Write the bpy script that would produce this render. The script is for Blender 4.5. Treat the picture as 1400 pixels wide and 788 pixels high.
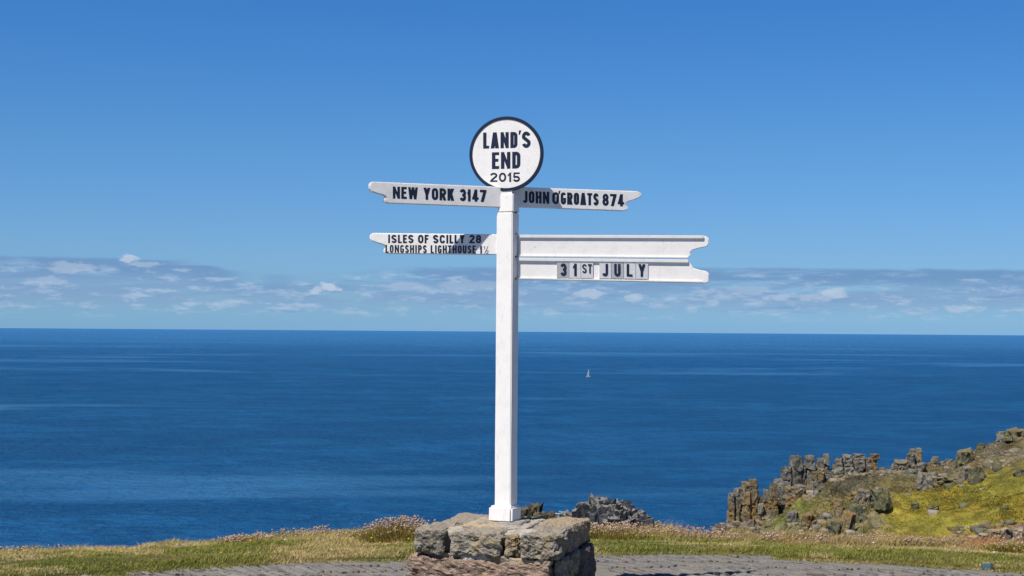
import bpy, bmesh, math, random
import numpy as np
from mathutils import Vector, Matrix, noise
R = math.radians
random.seed(7); rng = np.random.default_rng(11)
S = bpy.context.scene
for o in list(bpy.data.objects): bpy.data.objects.remove(o)
COL = S.collection

# ------------------------------------------------------------------ camera
F = 2100.0; EYE = 1.65; SEA = -58.0
cam_m = Matrix.Rotation(R(90 + 1.61), 4, 'X') @ Matrix.Rotation(R(0.409), 4, 'Z')
cd = bpy.data.cameras.new('camera'); cam = bpy.data.objects.new('camera', cd); COL.objects.link(cam)
cam.matrix_world = Matrix.Translation((0, 0, EYE)) @ cam_m
cd.sensor_width = 36; cd.lens = 54.0; cd.clip_start = 0.1; cd.clip_end = 400000
S.camera = cam
S.render.resolution_x = 1024; S.render.resolution_y = 576
R3 = cam_m.to_3x3()

def ray(px, py):
    return R3 @ Vector(((px - 700) / F, (394 - py) / F, -1.0))
def pt(px, py, Y):
    d = ray(px, py); return Vector((0, 0, EYE)) + d * (Y / d.y)
def on_plane(px, py, P0, n):
    d = ray(px, py); e = Vector((0, 0, EYE)); return e + d * ((P0 - e).dot(n) / d.dot(n))
def at_z(px, py, z):
    d = ray(px, py); return Vector((0, 0, EYE)) + d * ((z - EYE) / d.z)
def hor(px): return 453.0 + (px - 700) * 0.00714

# ------------------------------------------------------------------ sun
SUN = Vector((-0.107, -0.143, 0.292)).normalized()
elev = math.asin(SUN.z); azim = math.atan2(SUN.x, SUN.y) % (2 * math.pi)
sl = bpy.data.lights.new('sun', 'SUN'); sl.energy = 5.0; sl.angle = R(0.53); sl.color = (1.0, 0.94, 0.86)
so = bpy.data.objects.new('sun', sl); COL.objects.link(so)
so.rotation_euler = (-SUN).to_track_quat('-Z', 'Y').to_euler(); so.location = (-20, -20, 40)
S.view_settings.view_transform = 'Standard'; S.view_settings.look = 'None'
S.view_settings.exposure = 0.3; S.view_settings.gamma = 1.0

# ------------------------------------------------------------------ node helpers
class NT:
    def __init__(s, tree): s.t = tree; s.n = tree.nodes; s.l = tree.links; s.n.clear()
    def put(s, sock, v):
        if isinstance(v, bpy.types.NodeSocket): s.l.new(v, sock)
        elif v is not None:
            if isinstance(v, (tuple, list)) and len(v) == 3 and sock.type == 'RGBA': v = (*v, 1)
            sock.default_value = v
    def new(s, typ, **kw):
        n = s.n.new(typ)
        for k, v in kw.items(): setattr(n, k, v)
        return n
    def m(s, op, a, b=None, c=None, clamp=False):
        n = s.new('ShaderNodeMath', operation=op, use_clamp=clamp)
        for i, v in enumerate((a, b, c)):
            if v is not None: s.put(n.inputs[i], v)
        return n.outputs[0]
    def ss(s, x, lo, hi):      # smoothstep lo..hi (hi may be below lo)
        n = s.new('ShaderNodeMapRange', interpolation_type='SMOOTHSTEP')
        if hi >= lo: s.put(n.inputs[0], x); n.inputs[1].default_value = lo; n.inputs[2].default_value = hi
        else:
            s.put(n.inputs[0], x); n.inputs[1].default_value = hi; n.inputs[2].default_value = lo
            n.inputs[3].default_value = 1; n.inputs[4].default_value = 0
        return n.outputs[0]
    def mix(s, f, a, b, mode='MIX'):
        n = s.new('ShaderNodeMix', data_type='RGBA', blend_type=mode)
        s.put(n.inputs[0], f); s.put(n.inputs[6], a); s.put(n.inputs[7], b)
        return n.outputs[2]
    def noise(s, vec, scale=1, detail=4, rough=0.55, dist=0, out=0):
        n = s.new('ShaderNodeTexNoise'); s.put(n.inputs['Vector'], vec)
        n.inputs['Scale'].default_value = scale; n.inputs['Detail'].default_value = detail
        n.inputs['Roughness'].default_value = rough; n.inputs['Distortion'].default_value = dist
        return n.outputs[out]
    def vor(s, vec, scale=1, feature='F1', out=0):
        n = s.new('ShaderNodeTexVoronoi', feature=feature); s.put(n.inputs['Vector'], vec)
        n.inputs['Scale'].default_value = scale
        return n.outputs[out]
    def vmul(s, vec, v):
        n = s.new('ShaderNodeVectorMath', operation='MULTIPLY'); s.put(n.inputs[0], vec); s.put(n.inputs[1], v); return n.outputs[0]
    def bump(s, h, strength, dist, normal=None):
        n = s.new('ShaderNodeBump'); n.inputs['Strength'].default_value = strength
        s.put(n.inputs['Distance'], dist); s.put(n.inputs['Height'], h)
        if normal is not None: s.put(n.inputs['Normal'], normal)
        return n.outputs[0]
    def pos(s): return s.new('ShaderNodeNewGeometry').outputs['Position']
    def nrm(s): return s.new('ShaderNodeNewGeometry').outputs['Normal']
    def obj(s): return s.new('ShaderNodeTexCoord').outputs['Object']
    def rnd(s): return s.new('ShaderNodeObjectInfo').outputs['Random']
    def attr(s, name): return s.new('ShaderNodeAttribute', attribute_name=name).outputs['Color']
    def sep(s, v):
        n = s.new('ShaderNodeSeparateXYZ'); s.put(n.inputs[0], v); return n.outputs
    def comb(s, x, y, z):
        n = s.new('ShaderNodeCombineXYZ')
        for i, v in enumerate((x, y, z)): s.put(n.inputs[i], v)
        return n.outputs[0]
def material(name):
    m = bpy.data.materials.new(name); m.use_nodes = True
    g = NT(m.node_tree); out = g.new('ShaderNodeOutputMaterial'); p = g.new('ShaderNodeBsdfPrincipled')
    g.l.new(p.outputs[0], out.inputs[0]); g.p = p; g.out = out
    def setp(**kw):
        for k, v in kw.items(): g.put(p.inputs[k.replace('_', ' ')], v)
    g.set = setp
    return m, g

# ------------------------------------------------------------------ world
W = bpy.data.worlds.new('World'); S.world = W; W.use_nodes = True
g = NT(W.node_tree)
sky = g.new('ShaderNodeTexSky', sky_type='NISHITA')
sky.sun_disc = False; sky.sun_elevation = elev; sky.sun_rotation = azim
sky.altitude = 0; sky.air_density = 1.0; sky.dust_density = 0.15; sky.ozone_density = 3.0
dx, dy, dz = g.sep(g.new('ShaderNodeTexCoord').outputs['Generated'])
rad = g.m('MAXIMUM', g.m('SQRT', g.m('ADD', g.m('MULTIPLY', dx, dx), g.m('MULTIPLY', dy, dy))), 0.02)
cx = g.m('DIVIDE', dx, rad); cy = g.m('DIVIDE', dy, rad)
v = g.m('MULTIPLY', g.m('DIVIDE', dz, rad), 2100.0)           # height above the horizon, 1/2100 of a radian
u = g.m('MULTIPLY', g.m('ARCTAN2', dx, dy), 2150.0)            # azimuth in the same units
def cn(k, mz, off, detail=5, rough=.6, dist=0.0):
    vec = g.comb(g.m('MULTIPLY_ADD', cx, k, off), g.m('MULTIPLY', cy, k), g.m('MULTIPLY', v, mz))
    return g.noise(vec, 1.0, detail, rough, dist)
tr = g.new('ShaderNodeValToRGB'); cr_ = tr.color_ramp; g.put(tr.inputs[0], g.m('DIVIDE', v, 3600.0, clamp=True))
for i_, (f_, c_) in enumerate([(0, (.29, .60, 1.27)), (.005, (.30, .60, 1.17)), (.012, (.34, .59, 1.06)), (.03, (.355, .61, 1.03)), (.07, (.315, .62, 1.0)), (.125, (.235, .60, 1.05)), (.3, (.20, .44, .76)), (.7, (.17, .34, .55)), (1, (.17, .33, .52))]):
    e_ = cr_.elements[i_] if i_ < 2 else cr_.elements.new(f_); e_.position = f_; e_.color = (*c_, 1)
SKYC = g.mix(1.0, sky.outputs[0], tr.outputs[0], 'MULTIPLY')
# elevation tint of the clear sky
hs = g.new('ShaderNodeHueSaturation'); hs.inputs['Saturation'].default_value = 1.0; g.put(hs.inputs['Color'], SKYC)
SKYC = hs.outputs[0]
# top of the low cloud bank as a function of azimuth
fc = g.new('ShaderNodeFloatCurve'); cur = fc.mapping.curves[0]
pts = [(-2400, 86), (-1200, 92), (-650, 93), (-470, 94), (-420, 86), (-370, 78), (-300, 76), (-200, 84), (-90, 87), (120, 84), (300, 88), (700, 86), (1500, 90), (2400, 86)]
while len(cur.points) < len(pts): cur.points.new(0.5, 0.5)
for p_, (a, b) in zip(cur.points, pts): p_.location = ((a + 2500) / 5000, b / 120); p_.handle_type = 'AUTO_CLAMPED'
fc.mapping.update()
g.put(fc.inputs['Value'], g.m('DIVIDE', g.m('ADD', u, 2500.0), 5000.0, clamp=True))
top = g.m('MULTIPLY', fc.outputs[0], 120.0)
wob = g.m('MULTIPLY_ADD', cn(16, .03, 3.1, 6, .65), 13.0, -6.5)
dtop = g.m('SUBTRACT', g.m('ADD', top, wob), v)                 # >0 under the bank's top
n1 = cn(14, .075, 9.7, 6, .62, .3); n2 = cn(52, .10, 4.4, 6, .62, .2); n3 = cn(22, .13, 21.0, 5, .6, .4)
fg = g.new('ShaderNodeFloatCurve'); cur2 = fg.mapping.curves[0]
pt2 = [(-2400, .8), (-1100, .6), (-650, 1), (-440, 1), (-385, .35), (-345, .05), (-325, .5), (-300, .05), (-250, .1), (-150, .6), (-60, .9), (500, 1), (2400, .7)]
while len(cur2.points) < len(pt2): cur2.points.new(0.5, 0.5)
for p_, (a, b) in zip(cur2.points, pt2): p_.location = ((a + 2500) / 5000, b); p_.handle_type = 'AUTO_CLAMPED'
fg.mapping.update(); g.put(fg.inputs['Value'], g.m('DIVIDE', g.m('ADD', u, 2500.0), 5000.0, clamp=True))
up_ = g.ss(v, 50, 66); gate = g.m('ADD', g.m('MULTIPLY', fg.outputs[0], up_), g.m('SUBTRACT', 1.0, up_))
bank = g.m('MULTIPLY', g.ss(dtop, -1.5, 5), g.ss(v, 18, 52))
bank = g.m('MULTIPLY', bank, g.ss(n1, .30, .52))
dark = g.m('MULTIPLY', g.m('MULTIPLY', g.ss(dtop, -2, 4), g.ss(dtop, 34, 10)), g.ss(n1, .36, .52))
bank = g.m('MULTIPLY', bank, gate); dark = g.m('MULTIPLY', dark, gate)
c1 = g.mix(g.m('MULTIPLY', bank, 0.72), SKYC, (2.15, 3.5, 5.8))
c1 = g.mix(g.m('MULTIPLY', dark, 0.8), c1, (1.5, 3.05, 5.4))
low = g.m('MULTIPLY', g.ss(v, 10, 30), g.ss(v, 96, 74))
puff = g.m('MULTIPLY', g.m('MULTIPLY', g.ss(n2, .50, .68), low), g.ss(dtop, 2, 14))
c2 = g.mix(g.m('MULTIPLY', puff, 0.72), c1, (4.2, 5.5, 7.3))
streak = g.m('MULTIPLY', g.m('MULTIPLY', g.ss(n3, .56, .70), low), g.ss(dtop, 0, 10))
c2 = g.mix(g.m('MULTIPLY', streak, 0.45), c2, (1.6, 2.95, 5.4))
# some brighter heads of cumulus standing in the bank
wu = g.m('MULTIPLY_ADD', cn(110, .16, 2.0, 5, .65), 40.0, -20.0); wv = g.m('MULTIPLY_ADD', cn(110, .16, 7.0, 5, .65), 18.0, -9.0)
acc = None
for (a, b, ra, rb, st) in [(-528, 94, 15, 6, .9), (-505, 86, 24, 4, .5), (-600, 80, 34, 8, .5), (-628, 62, 26, 5, .4), (-254, 58, 15, 6, 1.0), (-272, 54, 10, 5, .7),
                           (108, 52, 22, 7, .7), (172, 46, 13, 5, .5), (445, 54, 20, 8, .75), (420, 48, 26, 5, .5), (-150, 60, 40, 6, .4), (-60, 62, 50, 8, .35), (610, 34, 22, 5, .5), (330, 58, 32, 7, .3), (-480, 50, 26, 3, .5)]:
    e1 = g.m('DIVIDE', g.m('SUBTRACT', g.m('ADD', u, wu), float(a)), float(ra)); e2 = g.m('DIVIDE', g.m('SUBTRACT', g.m('ADD', v, wv), float(b)), float(rb))
    q = g.m('ADD', g.m('MULTIPLY', e1, e1), g.m('MULTIPLY', e2, e2))
    q = g.m('MULTIPLY', g.ss(q, 1.3, .35), st)
    acc = q if acc is None else g.m('MAXIMUM', acc, q)
c3 = g.mix(g.m('MULTIPLY', acc, 0.8), c2, (5.4, 6.3, 7.7))
below = g.ss(v, 0, -6)
c3 = g.mix(below, c3, (0.35, 1.1, 2.2))
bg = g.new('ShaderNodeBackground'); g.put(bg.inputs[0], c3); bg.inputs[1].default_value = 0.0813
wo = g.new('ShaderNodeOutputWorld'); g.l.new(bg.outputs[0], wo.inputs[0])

# ------------------------------------------------------------------ object helpers
def tag(o, label=None, cat=None, group=None, kind=None):
    if label: o['label'] = label
    if cat: o['category'] = cat
    if group: o['group'] = group
    if kind: o['kind'] = kind
    return o
def link(name, me, parent=None, m=None):
    if m is not None: me.materials.append(m)
    o = bpy.data.objects.new(name, me); COL.objects.link(o)
    if parent: o.parent = parent
    return o
def empty(name, loc=(0, 0, 0), rz=0.0):
    o = bpy.data.objects.new(name, None); COL.objects.link(o); o.location = loc; o.rotation_euler.z = rz
    o.empty_display_size = .1
    return o
def np_mesh(name, V, Fc, cols=None, smooth=False):
    """V (n,3), Fc (k,3|4) arrays"""
    V = np.asarray(V, np.float32); Fc = np.asarray(Fc, np.int32)
    me = bpy.data.meshes.new(name); me.vertices.add(len(V)); me.vertices.foreach_set('co', V.ravel())
    k = Fc.shape[1]; me.loops.add(Fc.size); me.loops.foreach_set('vertex_index', Fc.ravel())
    me.polygons.add(len(Fc)); me.polygons.foreach_set('loop_start', np.arange(0, Fc.size, k, dtype=np.int32))
    me.update(calc_edges=True)
    if smooth: me.polygons.foreach_set('use_smooth', np.ones(len(Fc), bool))
    if cols is not None:
        a = me.color_attributes.new('Col', 'FLOAT_COLOR', 'POINT')
        c = np.ones((len(V), 4), np.float32); c[:, :3] = cols; a.data.foreach_set('color', c.ravel())
    me.validate()
    return me
def bm_mesh(name, bm, smooth=False):
    me = bpy.data.meshes.new(name); bmesh.ops.recalc_face_normals(bm, faces=bm.faces); bm.to_mesh(me); bm.free()
    if smooth: me.polygons.foreach_set('use_smooth', [True] * len(me.polygons))
    return me
def fbm(p, o=4): return noise.fractal(p, 1.0, 2.0, o)
# vectorised value noise for arrays
_perm = rng.random((256, 256))
def vn(x, y, sc, seed=0):
    x = np.asarray(x) / sc + seed * 17.3; y = np.asarray(y) / sc + seed * 5.7
    xi = np.floor(x).astype(int); yi = np.floor(y).astype(int); fx = x - xi; fy = y - yi
    fx = fx * fx * (3 - 2 * fx); fy = fy * fy * (3 - 2 * fy)
    a = _perm[xi % 256, yi % 256]; b = _perm[(xi + 1) % 256, yi % 256]; c = _perm[xi % 256, (yi + 1) % 256]; d = _perm[(xi + 1) % 256, (yi + 1) % 256]
    return (a * (1 - fx) + b * fx) * (1 - fy) + (c * (1 - fx) + d * fx) * fy - .5
def fb(x, y, sc, seed=0, o=4):
    t = 0; a = 1
    for i in range(o): t = t + a * vn(x, y, sc / 2 ** i, seed + i); a *= .5
    return t
def sstep(x, a, b):
    t = np.clip((x - a) / (b - a), 0, 1); return t * t * (3 - 2 * t)

# ------------------------------------------------------------------ materials
def mat_white(name='white_paint', grey=0.0):
    m, g = material(name); p = g.pos()
    n = g.noise(p, 9, 5, .65); s = g.noise(g.vmul(p, (30, 30, 7)), 1, 5, .7)
    c = g.mix(g.ss(n, .45, .75), (.82 - grey, .80 - grey, .77 - grey), (.74 - grey, .725 - grey, .69 - grey))
    c = g.mix(g.m('MULTIPLY', g.ss(s, .56, .74), .45), c, (.50, .46, .39))
    fl = g.noise(p, 70, 3, .6)
    c = g.mix(g.m('MULTIPLY', g.ss(fl, .69, .74), .8), c, (.26, .23, .20))
    g.set(Base_Color=c, Roughness=.48)
    g.put(g.p.inputs['Normal'], g.bump(g.m('ADD', g.noise(p, 45, 4, .6), g.m('MULTIPLY', n, 1.5)), .3, .0025))
    return m
WHITE = mat_white(); WHITE2 = mat_white('arm_white_paint', .0)
def mat_plain(name, c, rough=.5, metal=0):
    m, g = material(name); n = g.noise(g.pos(), 60, 3)
    g.set(Base_Color=g.mix(n, tuple(x * .8 for x in c), tuple(min(1, x * 1.2) for x in c)), Roughness=rough, Metallic=metal); return m
NAVY = mat_plain('navy_paint', (.008, .013, .035), .42)
TILEM = [mat_plain('tile_white', (.62, .63, .64), .3), mat_plain('tile_grey', (.40, .41, .43), .3)]
DARK = mat_plain('dark_iron', (.05, .05, .055), .6)
def mat_rock(name, c1, c2, lich, la=.5, sc=6.0, top=None, bs=.04, dark=(.05, .05, .05)):
    """c1/c2 mottled stone, lich lichen in patches, top an extra crust on upward faces"""
    m, g = material(name); p = g.pos()
    r = g.rnd(); off = g.comb(g.m('MULTIPLY', r, 31.0), g.m('MULTIPLY', r, 17.0), 0.0)
    va = g.new('ShaderNodeVectorMath', operation='ADD'); g.put(va.inputs[0], p); g.put(va.inputs[1], off); q = va.outputs[0]
    n = g.noise(q, sc, 8, .72); n2 = g.noise(q, sc * .35, 4, .6, .4); n3 = g.noise(q, sc * 5, 4, .7)
    c = g.mix(g.ss(n, .36, .62), c1, c2)
    c = g.mix(g.m('MULTIPLY', g.ss(n3, .55, .70), .6), c, dark)
    c = g.mix(g.m('MULTIPLY', g.ss(n2, .62 - .25 * la, .72 - .2 * la), .85), c, lich)
    hv = g.new('ShaderNodeHueSaturation'); g.put(hv.inputs['Color'], c); g.put(hv.inputs['Value'], g.m('MULTIPLY_ADD', r, .5, .78)); c = hv.outputs[0]
    if top is not None:
        nz = g.sep(g.nrm())[2]
        f = g.m('MULTIPLY', g.ss(g.m('ADD', nz, g.m('MULTIPLY_ADD', n, .9, -.45)), .35, .75), .85)
        c = g.mix(f, c, top)
    g.set(Base_Color=c, Roughness=.9, Specular_IOR_Level=.25)
    cr = g.vor(q, sc * .8, 'DISTANCE_TO_EDGE'); h = g.m('ADD', g.m('MULTIPLY', n, 1.3), g.m('MULTIPLY', g.ss(cr, 0, .08), .12)); h = g.m('ADD', h, g.m('MULTIPLY', n3, .5))
    g.put(g.p.inputs['Normal'], g.bump(h, .9, bs))
    return m
PL_GREY = mat_rock('granite_grey', (.13, .12, .10), (.34, .31, .25), (.32, .25, .13), .4, 22, (.37, .32, .25), .03)
PL_BROWN = mat_rock('granite_brown', (.17, .135, .10), (.38, .30, .21), (.40, .27, .14), .5, 22, (.42, .33, .23), .03)
PL_OCHRE = mat_rock('granite_ochre', (.13, .11, .075), (.37, .32, .22), (.42, .28, .10), .45, 26, (.46, .34, .22), .03)
PL_PINK = mat_rock('granite_pink', (.20, .145, .115), (.41, .30, .23), (.33, .25, .17), .35, 30, (.50, .35, .25), .035)
PL_DARK = mat_rock('granite_dark', (.11, .09, .095), (.22, .18, .17), (.20, .17, .12), .3, 20, None, .03)
MORTAR = mat_rock('mortar', (.22, .205, .18), (.36, .335, .29), (.36, .28, .18), .5, 14, None, .012, (.13, .12, .10))
CL_GREY = mat_rock('cliff_granite_grey', (.10, .10, .09), (.31, .295, .24), (.30, .19, .06), .22, 2.2, (.28, .23, .15), .5)
CL_OCHRE = mat_rock('cliff_granite_ochre', (.12, .105, .07), (.33, .27, .165), (.30, .19, .07), .75, 2.2, (.32, .22, .10), .5)
CL_PINK = mat_rock('cliff_granite_pink', (.17, .13, .095), (.32, .255, .195), (.26, .18, .10), .4, 2.2, (.38, .31, .25), .5)
CL_GREEN = mat_rock('cliff_granite_green', (.08, .085, .055), (.23, .225, .13), (.23, .20, .07), .5, 2.2, (.26, .22, .12), .5)
STACK = mat_rock('sea_stack_rock', (.007, .008, .012), (.050, .053, .064), (.11, .10, .09), .25, .45, (.25, .24, .22), .9, (.006, .006, .009))
STACKB = mat_rock('brown_stack_rock', (.045, .04, .03), (.14, .12, .085), (.18, .14, .07), .4, .6, (.17, .14, .09), 1.0, (.01, .01, .01))
def mat_attr(name, rough=.8, var=.35, sc=3.0, bumpd=0.0, trans=0.0):
    m, g = material(name); p = g.pos(); c = g.attr('Col')
    n = g.noise(p, sc, 5, .65)
    hv = g.new('ShaderNodeHueSaturation'); g.put(hv.inputs['Color'], c); g.put(hv.inputs['Value'], g.m('MULTIPLY_ADD', n, 2 * var, 1 - var)); c = hv.outputs[0]
    g.set(Base_Color=c, Roughness=rough, Specular_IOR_Level=.2)
    if bumpd: g.put(g.p.inputs['Normal'], g.bump(n, .8, bumpd))
    if trans:
        t = g.new('ShaderNodeBsdfTranslucent'); g.put(t.inputs[0], c); mx = g.new('ShaderNodeMixShader'); mx.inputs[0].default_value = trans
        g.l.new(g.p.outputs[0], mx.inputs[1]); g.l.new(t.outputs[0], mx.inputs[2]); g.l.new(mx.outputs[0], g.out.inputs[0])
    return m
GROUND = mat_attr('turf_ground', .95, .45, 14, .03)
BLADE = mat_attr('grass_blades', .6, .15, 2, 0, .3)
HEAD = mat_attr('headland_turf', .95, .5, 1.1, .25)
HTUFT = mat_attr('headland_grass', .7, .3, .3, 0, .2)

# ------------------------------------------------------------------ sea
m, g = material('sea_water'); SEAM = m; p = g.pos()
pm = g.vmul(p, (1, 1, 0))
w1 = g.noise(g.vmul(pm, (.9, 1.0, 1)), .16, 5, .68, .3)       # chop
w2 = g.noise(g.vmul(pm, (.8, 1.1, 1)), .040, 7, .72, .3)        # swell
w3 = g.noise(g.vmul(pm, (.6, 1, 1)), .009, 9, .76, .5)       # wind lanes
w4 = g.noise(g.vmul(pm, (.38, 1, 1)), .0019, 5, .62, 1.0)        # slicks
lane = g.ss(w3, .41, .60); slick = g.ss(w4, .54, .63)
base = g.mix(lane, (.003, .070, .198), (.007, .104, .27))
base = g.mix(g.m('MULTIPLY', g.ss(g.sep(p)[1], 800, 9000), .75), base, (.055, .20, .42))  # distance haze put into the water colour: paler towards the horizon
base = g.mix(g.m('MULTIPLY', g.ss(w2, .40, .60), .7), base, (.001, .056, .175))
base = g.mix(g.m('MULTIPLY', slick, .55), base, (.04, .17, .34))
h = g.m('ADD', g.m('MULTIPLY', w1, 2.4), g.m('MULTIPLY', w2, 1.4))
nb = g.bump(h, 1.0, g.m('MULTIPLY_ADD', slick, -1.2, 3.8))
# choppy water: facets facing the viewer hide those that would mirror the horizon, so the mirror share is capped
fr = g.new('ShaderNodeFresnel'); fr.inputs[0].default_value = 1.33; g.put(fr.inputs[1], nb)
dif = g.new('ShaderNodeBsdfDiffuse'); g.put(dif.inputs[0], base); g.put(dif.inputs['Normal'], nb)
glo = g.new('ShaderNodeBsdfGlossy'); g.put(glo.inputs[0], (.62, .84, 1.0)); glo.inputs['Roughness'].default_value = .16; g.put(glo.inputs['Normal'], nb)
mx = g.new('ShaderNodeMixShader'); g.put(mx.inputs[0], g.m('MINIMUM', g.m('MULTIPLY', fr.outputs[0], .55), g.m('MULTIPLY_ADD', slick, .12, .20)))
g.l.new(dif.outputs[0], mx.inputs[1]); g.l.new(glo.outputs[0], mx.inputs[2]); g.l.new(mx.outputs[0], g.out.inputs[0])
# sea sheet: rings so that near water has small faces and the far edge is at the horizon
bm = bmesh.new(); prev = None
for r_ in (5, 60, 150, 300, 600, 1200, 2500, 5000, 12000, 30000, 80000, 200000):
    ring = [bm.verts.new((r_ * math.sin(a), r_ * math.cos(a), SEA)) for a in np.linspace(0, 2 * math.pi, 96, endpoint=False)]
    if prev:
        for i in range(96): bm.faces.new((prev[i], ring[i], ring[(i + 1) % 96], prev[(i + 1) % 96]))
    else: bm.faces.new(ring)
    prev = ring
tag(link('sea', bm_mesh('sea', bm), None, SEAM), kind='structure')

# ------------------------------------------------------------------ near ground
def interp(x, P): return np.interp(x, [a for a, b in P], [b for a, b in P])
def pxof(x, y): return 700 + F * x / y
# silhouette of the cliff-top turf (picture row of its edge) and paving edge, by column
LIP = [(-600, 762), (-200, 758), (0, 757), (100, 756), (185, 755), (205, 749), (300, 742), (400, 737), (500, 733), (600, 731), (700, 730), (800, 730), (900, 731), (1000, 735), (1100, 738), (1250, 741), (1400, 744), (1700, 750), (2100, 756)]
PAV = [(-900, 860), (-300, 815), (0, 796), (100, 788), (250, 777), (400, 769), (560, 765), (700, 761), (850, 757), (900, 756.5), (1050, 758.5), (1062, 765), (1200, 769), (1400, 783), (1700, 805), (2200, 850)]
LIPY = 13.0
pcol = np.arange(-900, 2301, 25.0)
pav_xy = [at_z(c, interp(c, PAV), 0.0) for c in np.arange(-900, 2201, 10.0)]
def lip_z(px): return EYE - (interp(px, LIP) + interp(px, [(0, 6), (500, 7), (800, 8), (1000, 12), (1400, 9)]) - hor(px)) / F * LIPY
_pa = np.array([[p.x, p.y] for p in pav_xy]); _pang = np.arctan2(_pa[:, 0], _pa[:, 1])
def pav_y(x, y):            # distance (along y) of the paving edge in the direction of x,y
    return np.interp(np.arctan2(x, np.maximum(y, .01)), _pang, _pa[:, 1])
def ground_z(x, y):
    x = np.asarray(x, float); y = np.asarray(y, float)
    px = np.clip(pxof(x, np.maximum(y, 3)), -600, 2100)
    pe = pav_y(x, y); t = np.clip((y - pe) / np.maximum(LIPY - pe, .5), 0, 1)
    z = lip_z(px) * t * t * (1.6 - .6 * t)
    z = z + np.where(t > 0, fb(x, y, .9, 3) * .05 * np.minimum(1, t * 3), 0) + np.where(t > 0, .02, 0)
    b = np.maximum(y - LIPY - fb(x, y, 3, 8) * .6 - .3, 0)
    z = z - np.where(b > 0, .35 * np.minimum(b, 1) + 1.25 * np.maximum(b - .5, 0), 0)
    z = z + np.where(b > 1, fb(x, y, 5, 2) * np.minimum(b, 6) * .5, 0)
    back = np.minimum(y, 4)
    return np.maximum(z, SEA - 2)
xs = np.concatenate([np.arange(-90, -8, 2.0), np.arange(-8, 8, .08), np.arange(8, 90, 2.0)])
ys = np.concatenate([np.arange(-60, 9.5, 2.5), np.arange(9.5, 14.4, .06), np.arange(14.4, 20, .4), np.arange(20, 80, 2.0)])
X, Y = np.meshgrid(xs, ys); Z = ground_z(X, Y)
Z = np.where(Y < 9.4, -.05, Z); Z = np.where((Y < pav_y(X, Y) - .03), -.06, Z)
nx, ny = len(xs), len(ys)
idx = np.arange(nx * ny).reshape(ny, nx)
Fq = np.stack([idx[:-1, :-1], idx[:-1, 1:], idx[1:, 1:], idx[1:, :-1]], -1).reshape(-1, 4)
gc = fb(X, Y, 1.2, 5); gd = fb(X, Y, .4, 9)
def grass_col(x, y, k=None):
    gcn = fb(x, y, .9, 5) + .6 * fb(x, y, .3, 9); f = sstep(gcn, -.35, .35)[..., None]
    c = (1 - f) * np.array([.10, .125, .025]) + f * np.array([.27, .215, .075])
    return c
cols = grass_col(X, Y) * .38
rocky = sstep(Y, 14.5, 17)[..., None]; cols = cols * (1 - rocky) + rocky * np.array([.2, .17, .13])
tag(link('ground', np_mesh('ground', np.stack([X, Y, Z], -1).reshape(-1, 3), Fq, cols.reshape(-1, 3), True), None, GROUND), kind='structure')

# ------------------------------------------------------------------ paving of thin stones on edge
m, g = material('slate_paving_stone'); p = g.pos(); r = g.rnd()
n = g.noise(p, 40, 5, .7); n2 = g.noise(p, 2.2, 3, .5)
c = g.mix(g.ss(n, .35, .7), (.115, .108, .098), (.205, .192, .175)); c = g.mix(g.m('MULTIPLY', g.ss(n2, .45, .65), .6), c, (.17, .15, .125))
hv = g.new('ShaderNodeHueSaturation'); g.put(hv.inputs['Color'], c); g.put(hv.inputs['Value'], g.m('MULTIPLY_ADD', r, .5, .78))
g.set(Base_Color=hv.outputs[0], Roughness=.85); g.put(g.p.inputs['Normal'], g.bump(n, .6, .01)); PAVM = m
m, g = material('paving_bed'); n = g.noise(g.pos(), 30, 4)
g.set(Base_Color=g.mix(n, (.11, .10, .085), (.20, .18, .155)), Roughness=.95); g.put(g.p.inputs['Normal'], g.bump(n, .6, .01)); BEDM = m
V = []; cols = []
ring = [(x, y) for x, y in _pa]
bm = bmesh.new()
A = [bm.verts.new((x, y, -.012)) for x, y in ring]; B = [bm.verts.new((x * 2.2 if abs(x) > 1 else x, -40, -.012)) for x, y in ring]
for i in range(len(A) - 1):
    bm.faces.new((A[i], A[i + 1], B[i + 1], B[i]))
pave = tag(link('pavement', bm_mesh('pavement', bm), None, BEDM), kind='structure')
def line_d(x, y, a, b):
    ax, ay = a; bx, by = b; t = max(0, min(1, ((x - ax) * (bx - ax) + (y - ay) * (by - ay)) / ((bx - ax) ** 2 + (by - ay) ** 2)))
    return math.hypot(x - ax - t * (bx - ax), y - ay - t * (by - ay))
joint_shadow_lines = []
for a, b in (((800, 781), (935, 773)), ((500, 786), (568, 775)), ((1170, 788), (1335, 778)), ((380, 789), (480, 786))):  # first line: the sign's cast shadow laid as a dark gap; others paving joints
    a = at_z(*a, 0); b = at_z(*b, 0); joint_shadow_lines.append(((a.x, a.y), (b.x, b.y)))
stones = []
row = 0; y0 = 9.55
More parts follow.
